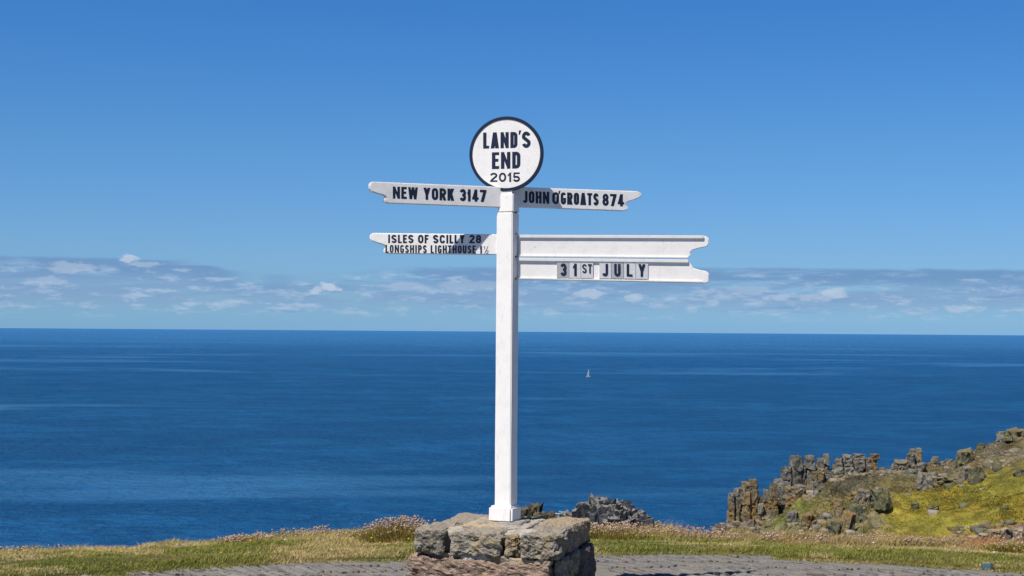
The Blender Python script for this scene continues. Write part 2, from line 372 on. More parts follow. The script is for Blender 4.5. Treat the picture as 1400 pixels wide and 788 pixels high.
while y0 < 11.7:                                    # courses of stones leaning alternately
    L = .20 + .05 * (row % 3); ang = R(-38 + 8 * math.sin(row * 2.1))
    x = -4.6
    while x < 4.9:
        w = random.uniform(.026, .05)
        x += (w + .003) / math.cos(ang)
        yy = y0 + L / 2 + random.uniform(-.05, .05)
        l = L * random.uniform(.9, 1.35); mx, my = x, yy
        e = float(pav_y(mx, my))
        if my + l * .5 > e - .02:
            l2 = e - .02 - (my - l / 2)
            if l2 < .08: continue
            my = my - l / 2 + l2 / 2; l = l2
        if min(line_d(mx, my - s_ * l * .3, *j) for j in joint_shadow_lines for s_ in (-1, 0, 1)) < .045: 
            l *= .55; my += random.choice((-.04, .04))
            if min(line_d(mx, my, *j) for j in joint_shadow_lines) < .03: continue
        px = pxof(mx, my)
        if -120 < px < 1520: stones.append((mx, my, l, w, ang + random.uniform(-.09, .09), my))
    y0 += L + .01; row += 1
def stone_tpl(seed):
    rr = random.Random(seed); bm = bmesh.new(); pts = []
    for z, s_ in ((-.03, 1.0), (-.002, 1.0), (.004, .84)):
        pts.append([bm.verts.new((sx * .5 * (s_ if z > 0 else 1) * rr.uniform(.85, 1.05), sy * .5 * (1 - (1 - s_) * .15) * rr.uniform(.95, 1.02), z + (rr.uniform(-.004, .004) if z >= 0 else 0))) for sx, sy in ((-1, -1), (1, -1), (1, 1), (-1, 1))])
    for a, b in zip(pts, pts[1:]):
        for i in range(4): bm.faces.new((a[i], a[(i + 1) % 4], b[(i + 1) % 4], b[i]))
    bm.faces.new(pts[-1]); me = bm_mesh('paving_stone', bm); me.materials.append(PAVM); return me
tpl = [stone_tpl(i) for i in range(6)]
def vis(s): 
    px = pxof(s[0], s[1]); py = hor(px) + EYE / s[1] * F
    return -10 < px < 1410 and py < 800
stones.sort(key=lambda s: (not vis(s), s[5]))
for s_ in stones[:300]:
    o = bpy.data.objects.new('paving_stone', random.choice(tpl)); COL.objects.link(o); o.parent = pave
    o.location = (s_[0], s_[1], random.uniform(-.003, .0015)); o.rotation_euler = (random.uniform(-.05, .05), random.uniform(-.08, .08), -s_[4]); o.scale = (s_[3], s_[2], 1)
V = []; Fc = []
for s_ in stones[300:]:
    me = random.choice(tpl); M_ = Matrix.Translation((s_[0], s_[1], random.uniform(-.003, .0015))) @ Matrix.Rotation(-s_[4], 4, 'Z') @ Matrix.Diagonal((s_[3], s_[2], 1, 1))
    b = len(V); V += [tuple(M_ @ v_.co) for v_ in me.vertices]; Fc += [[b + i for i in f.vertices] for f in me.polygons]
if Fc: tag(link('paving_stones', np_mesh('paving_stones', V, Fc), pave, PAVM), kind='stuff')

# ------------------------------------------------------------------ grass and dry flowers (near)
def blades(P, H, Wd, lean, base, tip, seg=2):
    """ribbons: P (n,3) roots, H height, Wd width, lean (n,2) horizontal offset of tip, colours (n,3)"""
    n = len(P); a = rng.random(n) * 2 * np.pi; sx = np.cos(a) * Wd / 2; sy = np.sin(a) * Wd / 2
    Vv = np.zeros((n, 5, 3)); C = np.zeros((n, 5, 3))
    side = np.stack([sx, sy, 0 * sx], -1); ln = np.stack([lean[:, 0], lean[:, 1], 0 * H], -1); up = np.stack([0 * H, 0 * H, H], -1)
    Vv[:, 0] = P - side; Vv[:, 1] = P + side
    Vv[:, 2] = P - side * .7 + ln * .35 + up * .6; Vv[:, 3] = P + side * .7 + ln * .35 + up * .6
    Vv[:, 4] = P + ln + up * .98
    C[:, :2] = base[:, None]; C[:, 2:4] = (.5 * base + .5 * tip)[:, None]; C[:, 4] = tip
    i = np.arange(n)[:, None] * 5
    T = np.concatenate([i + [0, 1, 3], i + [0, 3, 2], i + [2, 3, 4]], 0)
    return Vv.reshape(-1, 3), T, C.reshape(-1, 3)
def merge(L):
    V = []; T = []; C = []; b = 0
    for v_, t_, c_ in L: V.append(v_); T.append(t_ + b); C.append(c_); b += len(v_)
    return np.concatenate(V), np.concatenate(T), np.concatenate(C)
def heads(P, r, c):
    """small octahedra"""
    n = len(P); d = np.array([[1, 0, 0], [0, 1, 0], [-1, 0, 0], [0, -1, 0], [0, 0, .8], [0, 0, -.8]], float)
    Vv = P[:, None] + d[None] * r[:, None, None] * rng.uniform(.7, 1.25, (n, 6, 1)); C = np.repeat(c[:, None], 6, 1)
    i = np.arange(n)[:, None] * 6
    T = np.concatenate([i + t for t in ([0, 1, 4], [1, 2, 4], [2, 3, 4], [3, 0, 4], [1, 0, 5], [2, 1, 5], [3, 2, 5], [0, 3, 5])], 0)
    return Vv.reshape(-1, 3), T, C.reshape(-1, 3)
N = 340000
gx = rng.uniform(-5.6, 5.8, N); gy = rng.uniform(10.0, 14.0, N)
ok = (gy > pav_y(gx, gy) - .11 + fb(gx, gy, .25, 4) * .08) & (np.abs(pxof(gx, gy) - 700) < 800); gx, gy = gx[ok], gy[ok]
gpx = pxof(gx, gy); t = np.clip((gy - pav_y(gx, gy)) / (LIPY - pav_y(gx, gy)), 0, 1.3)
gz = ground_z(gx, gy)
clump = sstep(fb(gx, gy, .35, 21), -.1, .4); dry = sstep(fb(gx, gy * 1.6, .9, 5) + .5 * fb(gx, gy, .2, 2) + .15 * (t - .5) - .12 * sstep(gpx, 780, 860), -.22, .28)
Hh = (.016 + .012 * (t < .12) + .022 * clump + .02 * sstep(t, .3, 1)) * rng.uniform(.5, 1.4, len(gx)) * (.62 + .5 * sstep(t, .55, .9)) * (1 + .7 * sstep(fb(gx, gy, .22, 63, 2), .12, .35) * rng.random(len(gx)))
green = np.array([.19, .225, .03]); straw = np.array([.68, .52, .24]); olive = np.array([.42, .37, .09])
rv = rng.random((len(gx), 1)); mixf = np.clip(dry[:, None] * .8 + rv * .45 - .16, 0, 1)
tipc = green * (1 - mixf) + straw * mixf
tipc = np.where((rv > .5) & (mixf < .6), tipc * .5 + olive * .5, tipc)
# brown-orange dead growth in the right-hand half near the lip
br = (sstep(gpx, 780, 860) * sstep(t, np.interp(gpx, [900, 1100], [.80, .55]), np.interp(gpx, [900, 1100], [1.0, .85])))[:, None]; rb = rng.random((len(gx), 1))
orange = np.where(rb < .5, [.46, .29, .12], np.where(rb < .8, [.55, .42, .24], [.26, .25, .08]))
red = (sstep(fb(gx, gy, .7, 31), .05, .3) * sstep(gpx, 1180, 1240))[:, None]; orange = orange * (1 - red) + red * np.array([.55, .24, .10])
tipc = tipc * (1 - br * .85) + orange * br * .85
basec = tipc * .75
P = np.stack([gx, gy, gz - .004], -1); Hh = Hh * (1 + br[:, 0] * .25)
ln = rng.normal(0, .5, (len(gx), 2)) * Hh[:, None] + np.array([.3, 0]) * Hh[:, None]
Vg, Tg, Cg = blades(P, Hh, rng.uniform(.0035, .007, len(gx)), ln, basec, tipc)
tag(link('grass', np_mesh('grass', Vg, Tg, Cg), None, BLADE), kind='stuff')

def stalks(xc, yc, n, sx, sy, h0, h1, zf=None):
    x = rng.normal(xc, sx, n); y = rng.normal(yc, sy, n); z = ground_z(x, y) if zf is None else zf(x, y)
    H = rng.uniform(h0, h1, n); lean = rng.normal(0, .22, (n, 2)) * H[:, None] + np.array([.1, 0]) * H[:, None]
    bc = np.repeat([[.36, .28, .12]], n, 0) * rng.uniform(.7, 1.3, (n, 1)); tc = np.repeat([[.33, .23, .13]], n, 0)
    a = blades(np.stack([x, y, z], -1), H, np.full(n, .003), lean, bc, tc)
    hp = np.stack([x + lean[:, 0], y + lean[:, 1], z + H], -1)
    hc = np.array([.48, .345, .235]) * rng.uniform(.7, 1.35, (n, 1)) + rng.random((n, 1)) * np.array([.06, .05, .06])
    return [a], [heads(hp, rng.uniform(.006, .012, n), hc)]
L = []
def lipx(px, Y): return (px - 700) / F * Y
for (a, b, n, h0, h1, dY) in [(-60, 75, 120, .04, .10, .0), (80, 125, 30, .04, .10, 0), (130, 200, 14, .03, .06, 0), (200, 300, 60, .02, .05, 0), (300, 385, 220, .04, .09, .0), (380, 445, 120, .05, .11, 0), (445, 520, 60, .03, .08, 0),
                              (785, 900, 600, .06, .13, 0), (880, 990, 420, .05, .13, .05), (985, 1130, 360, .05, .11, .0), (1120, 1420, 420, .04, .10, 0), (1420, 1560, 100, .05, .1, 0), (-300, -60, 80, .04, .1, 0)]:
    for k in range(max(1, n // (12 if b < 700 else 20))):
        px = random.uniform(a, b); Yc = LIPY + dY + random.uniform(-.45, .05)
        s1, h1_ = stalks(lipx(px, Yc), Yc, 12, .04, .06, h0, h1); L += s1 + h1_
tag(link('dry_thrift_flowers', np_mesh('dry_thrift_flowers', *merge(L)), None, BLADE), kind='stuff')
# tiny yellow flowers in the turf
n = 90; x = rng.uniform(-4, 4.6, n); y = rng.uniform(10.9, 12.9, n); k = y > pav_y(x, y) + .1; x, y = x[k], y[k]; n = len(x)
hp = np.stack([x, y, ground_z(x, y) + .045], -1)
hc = np.where(rng.random((n, 1)) < .75, [[.75, .58, .03]], [[.75, .75, .72]])
tag(link('small_turf_flowers', np_mesh('small_turf_flowers', *heads(hp, rng.uniform(.006, .011, n), hc)), None, BLADE), kind='stuff')

# mounds of thrift
def thrift(px, Yc, rx, ry, h, nb, nf, fh, label):
    cxw = lipx(px, Yc); root = empty('thrift_clump', (cxw, Yc, float(ground_z(cxw, Yc))))
    tag(root, label, 'plant', 'thrift clumps on the cliff edge')
    def zf(x, y):
        d = ((x - cxw) / rx) ** 2 + ((y - Yc) / ry) ** 2
        return np.maximum(ground_z(x, y), float(ground_z(cxw, Yc)) + h * np.sqrt(np.maximum(1 - d, 0)) * (1 + .5 * fb(x, y, .15, 6)))
    a = rng.random(nb) * 2 * np.pi; rr = np.sqrt(rng.random(nb)); x = cxw + rx * rr * np.cos(a); y = Yc + ry * rr * np.sin(a)
    z = zf(x, y); H = rng.uniform(.03, .07, nb); out = np.stack([(x - cxw) / rx, (y - Yc) / ry], -1) * H[:, None] * .7 + rng.normal(0, .25, (nb, 2)) * H[:, None]
    q = rng.random((nb, 1)); tc = np.where(q < .45, [.17, .18, .03], np.where(q < .8, [.36, .27, .07], [.42, .25, .11])) * rng.uniform(.7, 1.3, (nb, 1))
    off = np.array([cxw, Yc, float(ground_z(cxw, Yc))])
    Vb, Tb, Cb = blades(np.stack([x, y, z - .01], -1), H, rng.uniform(.004, .007, nb), out, tc * 1.1, tc * 1.35)
    me = np_mesh('leaves', Vb - off, Tb, Cb); tag(link('leaves', me, root, BLADE), kind='stuff')
    # cushion under the leaves
    gxx = np.linspace(-1, 1, 22); XX, YY = np.meshgrid(gxx * rx, gxx * ry); ZZ = zf(XX + cxw, YY + Yc) - off[2] - .015
    ii = np.arange(22 * 22).reshape(22, 22); FF = np.stack([ii[:-1, :-1], ii[:-1, 1:], ii[1:, 1:], ii[1:, :-1]], -1).reshape(-1, 4)
    link('cushion', np_mesh('cushion', np.stack([XX, YY, ZZ], -1).reshape(-1, 3), FF, np.tile([.17, .14, .04], (484, 1)), True), root, GROUND)
    s1, h1_ = stalks(cxw, Yc, nf, rx * .48, ry * .4, fh * .5, fh, zf)
    s, hh = merge(s1), merge(h1_)
    tag(link('flower_stalks', np_mesh('flower_stalks', s[0] - off, s[1], s[2]), root, BLADE), kind='stuff')
    tag(link('flower_heads', np_mesh('flower_heads', hh[0] - off, hh[1], hh[2]), root, BLADE), kind='stuff')
thrift(548, 12.5, .32, .26, .10, 3200, 380, .11, 'tallest thrift mound with pale dead flower heads, left of the stone plinth')
thrift(515, 12.7, .16, .18, .04, 900, 60, .10, 'small thrift tuft joined to the left flank of the tallest mound')
thrift(350, 12.7, .28, .15, .02, 1000, 90, .06, 'low brown thrift patch midway along the left-hand turf edge')
thrift(830, 12.6, .30, .22, .035, 2200, 130, .09, 'rusty thrift cushion just right of the plinth below the black rocks')
thrift(1250, 12.7, .30, .18, .02, 1800, 60, .06, 'orange brown thrift cushion on the turf edge below the yellow slope')
thrift(1385, 12.4, .24, .2, .04, 1600, 50, .06, 'reddest thrift cushion at the far right of the turf edge')

# ------------------------------------------------------------------ rocks
def hull(seed, jit=.12, corners=.35, sub=1, disp=.05):
    rr = random.Random(seed); bm = bmesh.new()
    for sx in (-1, 1):
        for sy in (-1, 1):
            for sz in (-1, 1):
                for k in range(2):
                    q = [sx * .5 * (1 - rr.random() * corners * (k == 0)), sy * .5 * (1 - rr.random() * corners * (k == 1)), sz * .5 * (1 - rr.random() * corners * .6)]
                    bm.verts.new([c + rr.uniform(-jit, jit) * .3 for c in q])
    r_ = bmesh.ops.convex_hull(bm, input=bm.verts[:])
    bmesh.ops.delete(bm, geom=list({e for e in r_['geom_interior'] + r_['geom_unused'] if isinstance(e, bmesh.types.BMVert)}), context='VERTS')
    for _ in range(sub):
        bmesh.ops.subdivide_edges(bm, edges=bm.edges[:], cuts=1, use_grid_fill=True)
    bmesh.ops.triangulate(bm, faces=bm.faces[:])
    for v_ in bm.verts:
        q = v_.co * 2.3 + Vector((seed * 3.7, 0, 0)); n_ = Vector(noise.turbulence_vector(q, 3, False)) - Vector((.5, .5, .5)) * 0
        v_.co += v_.co.normalized() * disp * noise.noise(q * 1.7) * 2 + n_ * disp * .4
    return bm
_rc = {}
def rock_mesh(mat, k, kind='block'):
    key = (mat.name, k, kind)
    if key not in _rc:
        bm = hull(100 + k * 7 + (50 if kind == 'round' else 0), .16, .55 if kind == 'block' else .95, 2, .085 if kind == 'block' else .12)
        me = bm_mesh('rock', bm); me.materials.append(mat); _rc[key] = me
    return _rc[key]
def rock_child(parent, loc, size, mat, rot=None, kind='block', name='rock'):
    me = rock_mesh(mat, random.randrange(7), kind)
    o = bpy.data.objects.new(name, me); COL.objects.link(o)
    if parent: o.parent = parent
    o.location = loc; o.scale = size
    o.rotation_euler = rot or (random.uniform(-.08, .08), random.uniform(-.08, .08), random.uniform(0, 6.28))
    return o

# ---- headland across the cove
HY = 150.0; NY0 = 105.0
RIDGE = [(700, 900), (940, 860), (970, 765), (985, 738), (1000, 728), (1035, 722), (1060, 712), (1090, 688), (1118, 668), (1140, 656), (1180, 645), (1230, 642), (1290, 636), (1310, 627), (1340, 613), (1370, 599), (1400, 586), (1480, 560), (1600, 530), (1900, 500), (2400, 480)]
FRONT = [(700, 1500), (900, 1100), (985, 800), (1050, 775), (1400, 775), (1700, 775), (2400, 780)]
def head_z(px, Yv):
    px = np.asarray(px, float); Yv = np.asarray(Yv, float)
    x = (px - 700) / F * Yv
    zr = EYE - (interp(px, RIDGE) - hor(px)) / F * HY; zf = EYE - (interp(px, FRONT) - hor(px)) / F * NY0
    t = np.clip((Yv - NY0) / (HY - NY0), 0, 1)
    tt = t ** np.interp(px, [985, 1100, 1250, 1400], [1.2, 1.3, 1.15, 1.1])
    z = zf * (1 - tt) + zr * tt
    w = np.minimum(1, (HY - Yv) / 10).clip(0.3, 1)
    z = z + (fb(x, Yv, 12, 40) * 1.3 * np.sin(np.pi * t).clip(0, 1) + fb(x, Yv, 3.5, 44, 4) * .55) * w
    z = z + np.abs(fb(x, Yv, 2.6, 48, 4)) * 2.0 * sstep(px, 1260, 1190) * w
    z = z - np.maximum(Yv - HY, 0) * 2.2 - np.maximum(NY0 - Yv, 0) * 1.3
    return np.maximum(z, SEA - 3)
pcs = np.concatenate([np.arange(700, 960, 10.0), np.arange(960, 1440, 1.6), np.arange(1440, 2400, 12.0)])
yss = np.concatenate([np.arange(62, 104, 2.0), np.arange(104, 152, .25), np.arange(152, 182, 2.0)])
PX, YY = np.meshgrid(pcs, yss); ZZ = head_z(PX, YY); XX = (PX - 700) / F * YY
def img_y(X_, Y_, Z_):
    px = 700 + F * X_ / Y_; return px, hor(px) + F * (EYE - Z_) / Y_
def head_col(X_, Y_, Z_):
    px, py = img_y(X_, Y_, Z_)
    n_ = fb(X_, Y_, 6, 50, 5); n2_ = fb(X_, Y_, 1.6, 56, 3)
    yg = np.array([.215, .168, .022]); gg = np.array([.165, .150, .024]); br = np.array([.135, .115, .042]); rk = np.array([.17, .145, .10]); ol = np.array([.075, .066, .040])
    f = sstep(n_ + .4 * n2_, -.3, .35)[..., None]
    c = yg * (1 - f) + gg * f
    # rocky brown heath towards the ridge and the columns
    ridge = interp(px, RIDGE)
    up = sstep(py - ridge + n_ * 18, np.interp(px, [1000, 1180, 1250, 1330, 1400], [70, 40, 38, 38, 66]), np.interp(px, [1000, 1180, 1250, 1330, 1400], [30, 20, 16, 18, 36]))[..., None]
    left = sstep(px + n_ * 40, 1235, 1195)[..., None]
    up = np.maximum(up, left * .9)
    h = sstep(n2_ + .5 * n_, -.2, .35)[..., None]; heath = br * (1 - h) + rk * h
    c = c * (1 - up) + heath * up
    o_ = (np.exp(-(((px - 1165) / 42) ** 2 + ((py - 662 - (1165 - px) * .25) / 13) ** 2) ** 2))[..., None]; c = c * (1 - o_) + ol * o_
    for (ax, ay, rx_, ry_) in ((1068, 702, 9, 26), (1105, 676, 8, 18), (1096, 690, 14, 10), (1085, 712, 14, 14)):
        q = np.exp(-(((px - ax) / rx_) ** 2 + ((py - ay) / ry_) ** 2))[..., None] * .6; c = c * (1 - q) + np.array([.085, .11, .012]) * q
    c = c * (1 + .65 * fb(X_, Y_, .7, 91, 3) + .3 * fb(X_, Y_, 3.0, 95, 2))[..., None].clip(.45, 1.6)
    lowp = (sstep(px, 1290, 1380) * sstep(px, 1560, 1450) * sstep(py + (px - 1400) * .3 + n_ * 10, 703, 716))[..., None]
    c = c * (1 - lowp) + np.array([.16, .105, .08]) * lowp
    return c
sub = np.stack([XX, YY, ZZ], -1); ncol = len(pcs); nrow = len(yss)
ii = np.arange(ncol * nrow).reshape(nrow, ncol); FF = np.stack([ii[:-1, :-1], ii[:-1, 1:], ii[1:, 1:], ii[1:, :-1]], -1).reshape(-1, 4)
tag(link('headland', np_mesh('headland', sub.reshape(-1, 3), FF, head_col(XX, YY, ZZ).reshape(-1, 3), True), None, HEAD), kind='structure')
# low crags joined into the slope below the pillars
# coarse grass tufts over the headland
N = 90000
hpx = rng.uniform(985, 1430, N); hY = rng.uniform(105, 151, N) ; hX = (hpx - 700) / F * hY; hZ = head_z(hpx, hY)
c = head_col(hX, hY, hZ); tuftH = rng.uniform(.05, .15, N) * (0.6 + .8 * sstep(fb(hX, hY, 5, 61), -.2, .3))
vr = rng.uniform(.7, 1.35, (N, 1)); c = c * vr
Lh = []
for k in range(3):
    j = rng.normal(0, .14, (N, 2)); Pn = np.stack([hX + j[:, 0], hY + j[:, 1], hZ - .05], -1)
    Lh.append(blades(Pn, tuftH * rng.uniform(.6, 1.1, N), rng.uniform(.04, .09, N), rng.normal(0, .6, (N, 2)) * tuftH[:, None] * 1.5, c * .95, c * 1.15))
tag(link('headland_grass', np_mesh('headland_grass', *merge(Lh)), None, HTUFT), kind='stuff')

def find_Y(px, py):
    """distance at which the headland surface shows at this place of the photograph"""
    Yg = np.arange(104, 151, .25); z = head_z(np.full(len(Yg), float(px)), Yg); y_ = hor(px) + F * (EYE - z) / Yg
    k = np.where(y_ <= py)[0]; return float(Yg[k[0]]) if len(k) else HY - .5

# ---- named rock stacks
def rock_stack(label, px, ytop, ybot, wpx, mat, nblk, Yd=None, taper=.75, mat2=None, lean=0, group='granite stacks on the headland'):
    Yd = Yd or HY; b = pt(px, ybot, Yd); t_ = pt(px, ytop, Yd); s_ = Yd / F; w = wpx * s_; Ht = t_.z - b.z
    root = empty('rock_stack', b); tag(root, label, 'rock stack', group)
    nc = max(1, round(wpx / 8.0))
    rock_child(root, (0, w * .45, Ht * .36), (w * .98, w * .8, Ht * 1.0), mat, (0, 0, random.uniform(-.2, .2)), 'round')
    for ci in range(nc):
        cx_ = (0 if nc == 1 else (ci / (nc - 1) - .5) * w * .68); tall = 1.0 if ci == nc // 2 else random.uniform(.62, .97)
        H1 = Ht * tall * 1.15; z = -Ht * .15; n_ = max(2, round(nblk * tall * .9)); hs = [random.uniform(.6, 1.4) for _ in range(n_)]; tot = sum(hs)
        cw = w / (1 if nc == 1 else nc * .66); dy_ = random.uniform(-.5, .5) * cw
        for k, h in enumerate(hs):
            hh = h / tot * H1; f = 1 - (1 - taper) * (k / max(1, n_ - 1)); ww = cw * f * random.uniform(.84, 1.08)
            mm = mat if (mat2 is None or random.random() < .6) else mat2
            rock_child(root, (cx_ * (1 if f > .9 else f ** .5) + random.uniform(-.06, .06) * cw + lean * (z + hh / 2), dy_ + random.uniform(-.12, .12) * cw, z + hh / 2), (ww, ww * random.uniform(.9, 1.3), hh * 1.12), mm, (random.uniform(-.06, .06), random.uniform(-.06, .06), random.uniform(-.4, .4) + (math.pi if random.random() < .5 else 0)))
            z += hh
    return root
O, G_, PK, GN = CL_OCHRE, CL_GREY, CL_PINK, CL_GREEN
rock_stack('leftmost pillar of the ochre cluster, standing alone against the sea', 1003, 668, 718, 13, O, 5, 149, .8, G_)
rock_stack('short dark pillar in the gap between the first two ochre pillars', 1014, 667, 716, 9, G_, 5, 151.5, .9, O)
rock_stack('tallest ochre pillar with a split cap stone', 1025, 656, 716, 15, O, 6, 149, 1.05, O)
rock_stack('crumbling lower pillar right of the tallest ochre one', 1043, 671, 718, 13, O, 5, 149, .75, G_)
rock_stack('right-hand ochre pillar beside the green gully', 1056, 662, 720, 11, O, 5, 148.5, .8, O)
rock_stack('squat grey shoulder rock at the left of the upper grey cluster', 1070, 648, 700, 17, G_, 5, 150, .85)
rock_stack('broad grey pillar with twin heads in the upper cluster', 1081, 623, 690, 20, G_, 6, 150, .9)
rock_stack('ochre-topped grey pillar in the middle of the upper cluster', 1101, 623, 678, 18, G_, 5, 150, .85, O)
rock_stack('slender pale-tipped pillar right of the deep black cleft', 1126, 621, 674, 14, G_, 6, 150, .7, G_)
rock_stack('leaning grey block pile below the pale-tipped pillar', 1117, 640, 678, 14, G_, 4, 149.5, .8, O)
rock_stack('low broken rock between the cleft pillars and the square tor', 1140, 635, 662, 13, G_, 3, 150, .8)
rock_stack('left half of the square grey tor on the ridge', 1153, 622, 656, 16, G_, 4, 150, .95)
rock_stack('right half of the square grey tor on the ridge', 1168, 621, 654, 16, G_, 4, 150, .95)
rock_stack('rounded stone lying right of the square grey tor', 1182, 636, 653, 16, PK, 2, 150, .9, G_)
rock_stack('small square pillar alone on the ridge against the sea', 1190.5, 621, 644, 12, O, 3, 150, .95, PK)
rock_stack('tall chimney-like pillar on the middle of the ridge', 1253, 613, 640, 12, G_, 4, 150, .85, O)
rock_stack('stepped shoulder left of the chimney-like pillar', 1245, 620, 642, 9, G_, 3, 150, .9)
rock_stack('knobbly pinnacle right of the chimney-like pillar', 1280, 625, 644, 11, G_, 3, 150, .8)
rock_stack('small ochre pinnacle left of the knobbly one', 1271, 632, 645, 9, O, 2, 150, .8)
rock_stack('low pointed rock where the ridge starts to climb', 1293, 628, 645, 13, G_, 2, 150, .8)
rock_stack('orange lichened buttress under the broad grey pillar', 1088, 664, 700, 20, O, 4, 146, .8, PK)
rock_stack('pinkish buttress under the slender pale-tipped pillar', 1115, 672, 700, 14, PK, 3, 146, .8, O)
rock_stack('pale foot rock of the ochre cluster', 1006, 713, 736, 24, PK, 2, 144, .8)
rock_stack('brown foot rock under the tallest ochre pillar', 1028, 711, 740, 22, PK, 3, 143, .8, O)
rock_stack('pale rounded ledge at the seaward end of the headland', 988, 716, 738, 22, PK, 2, 145, .6)
rock_stack('brown rubble foot below the right-hand ochre pillar', 1052, 714, 742, 20, PK, 3, 141, .8, O)

def boulder(label, px, yt, yb, wpx, mat, dark=None, flat=1.0, rotz=None):
    Yd = find_Y(px, yb); s_ = Yd / F; b = pt(px, yb, Yd); h = (yb - yt) * s_; w = wpx * s_
    root = empty('boulder', b); tag(root, label, 'boulder', 'boulders on the headland')
    n = 2 if wpx < 14 else 5
    for k in range(n):
        f = 1 if k == 0 else random.uniform(.38, .62); q = 0 if k == 0 else ((k - .5) / (n - 1) - .5) * 1.0
        rock_child(root, (q * w, (0 if k == 0 else random.uniform(-.35, .1) * w), h * .36 * f), (w * f * .9, w * f * .9 * flat, h * 1.3 * f), mat, (random.uniform(-.2, .2), random.uniform(-.25, .25), rotz if rotz is not None else random.uniform(0, 6)), 'round' if k or wpx > 16 else 'block')
boulder('largest greenish boulder with an ochre top, halfway up the slope', 1205, 668, 691, 24, GN)
boulder('grey boulder leaning left of the largest greenish one', 1181, 668, 690, 20, G_)
boulder('smooth green slab below the leaning grey boulder', 1172, 690, 713, 22, GN)
boulder('grey split boulder below the chimney-like pillar', 1264, 647, 668, 18, G_)
boulder('square green-grey boulder with a black crack, under the right ridge', 1335, 637, 658, 20, GN)
boulder('narrow grey boulder left of the black crack', 1321, 638, 656, 11, G_)
boulder('rounded brown outcrop on the skyline of the right ridge', 1319, 614, 634, 22, GN)
boulder('highest outcrop at the right edge of the photograph', 1388, 584, 602, 26, GN)
boulder('small outcrop on the skyline left of the highest one', 1372, 590, 604, 16, G_)
boulder('pale boulder low on the right ridge skyline', 1341, 606, 616, 11, GN)
boulder('orange lichened rock left of the smooth green slab', 1158, 700, 722, 16, O)
boulder('ochre rock with a dark crevice under the grey heath', 1146, 682, 704, 13, O)
boulder('flat tilted slab on the ridge left of the chimney-like pillar', 1231, 630, 641, 20, G_)
boulder('dark base boulder under the chimney-like pillar', 1256, 634, 648, 22, G_)
boulder('small grey boulder alone in the yellow grass', 1251, 687, 696, 9, GN)
boulder('low pale slab lying in the yellow grass', 1276, 692, 697, 13, GN)
boulder('green hummock rock below the orange rock', 1140, 712, 730, 22, GN)
boulder('brown outcrop on the slope under the green gully', 1105, 700, 722, 18, O)
boulder('weathered grey outcrop beside the gully grass', 1085, 700, 716, 14, G_)
boulder('pale stone lying on the dark heath', 1147, 655, 662, 6, PK)
boulder('long grey ledge under the ridge climb', 1295, 653, 660, 24, GN)
boulder('white-topped stone at the far right of the slope', 1394, 640, 650, 15, GN)
# low stone bank above the turf edge on the right
for i, (px, yt, yb, w) in enumerate([(1314, 737, 747, 12), (1331, 732, 743, 11), (1346, 729, 741, 11), (1361, 724, 738, 11), (1376, 723, 736, 12), (1391, 722, 735, 12), (1322, 741, 752, 10), (1352, 738, 750, 10), (1381, 733, 746, 11)]):
    Yd = 15.2 + i * .1; s_ = Yd / F; root = tag(rock_child(None, pt(px, (yt + yb) / 2, Yd), (w * s_ * 1.3, w * s_, (yb - yt) * s_ * 1.1), PL_BROWN, kind='round', name='loose_stone'), ('pale stone at the ' + ['left end of the low stone bank behind the right turf edge', 'low stone bank, second in the upper row from its left end', 'middle of the upper row of the low stone bank', 'low stone bank, fourth in the upper row from its left end', 'low stone bank, second in the upper row from its right end', 'far right end of the upper row of the low stone bank', 'left end of the lower row of the low stone bank', 'middle of the lower row of the low stone bank', 'right end of the lower row of the low stone bank'][i]), 'stone', 'loose stones in the low bank')
# rubble of small stones: uncountable
V = []; Fc = []; C = []; lib = []
for k in range(8):
    bm = hull(900 + k, .2, .5, 0, .0); bm.verts.index_update(); lib.append((np.array([v_.co[:] for v_ in bm.verts]), [[v_.index for v_ in f.verts] for f in bm.faces])); bm.free()
nb = 0; cnt = 0
while cnt < 13000:
    px = random.uniform(985, 1430); Yd = random.uniform(106, 150.5) if random.random() < .6 else 150.5 - abs(random.gauss(0, 7))
    z = float(head_z(px, Yd)); x = (px - 700) / F * Yd; _, py = img_y(x, Yd, z)
    ridge = float(interp(px, RIDGE)); d = py - ridge
    if px > 1215: dens = .22 * math.exp(-(d / (26 if px < 1310 else 34)) ** 2) + .008 + (.25 if (py > 720 - (px - 1300) * .1 and px > 1290) else 0)
    else: dens = .5
    dens *= min(2.5, max(.08, 6 * (float(fb(np.array([x]), np.array([Yd]), 4, 77, 3)[0]) + .05)))
    if abs(px - 1162) < 34 and abs(py - 664) < 11: dens = .03
    cnt += 1
    if random.random() > dens: continue
    Vv, Ff = random.choice(lib); sz = random.choice((.10, .12, .16, .2, .25, .3, .4, .6)) * random.uniform(.8, 1.2)
    M_ = np.array(Matrix.Rotation(random.uniform(0, 6.3), 3, 'Z') @ Matrix.Rotation(random.uniform(-.4, .4), 3, 'X'))
    W_ = (Vv * [sz * random.uniform(.8, 1.5), sz, sz * random.uniform(.6, 1.1)]) @ M_.T + [x, Yd, z + sz * .05]
    b = len(V); V.extend(W_.tolist()); Fc += [[b + i for i in f] for f in Ff]
    col = random.choice(([.19, .165, .12], [.14, .135, .105], [.24, .20, .14], [.13, .13, .07], [.21, .15, .07], [.27, .24, .19]))
    q = random.uniform(.55, 1.05); C += [[c_ * q for c_ in col]] * len(Vv)
RUB = mat_attr('rubble_stone', .9, .55, 3.0, .15)
tag(link('slope_rubble', np_mesh('slope_rubble', V, Fc, C), None, RUB), kind='stuff')

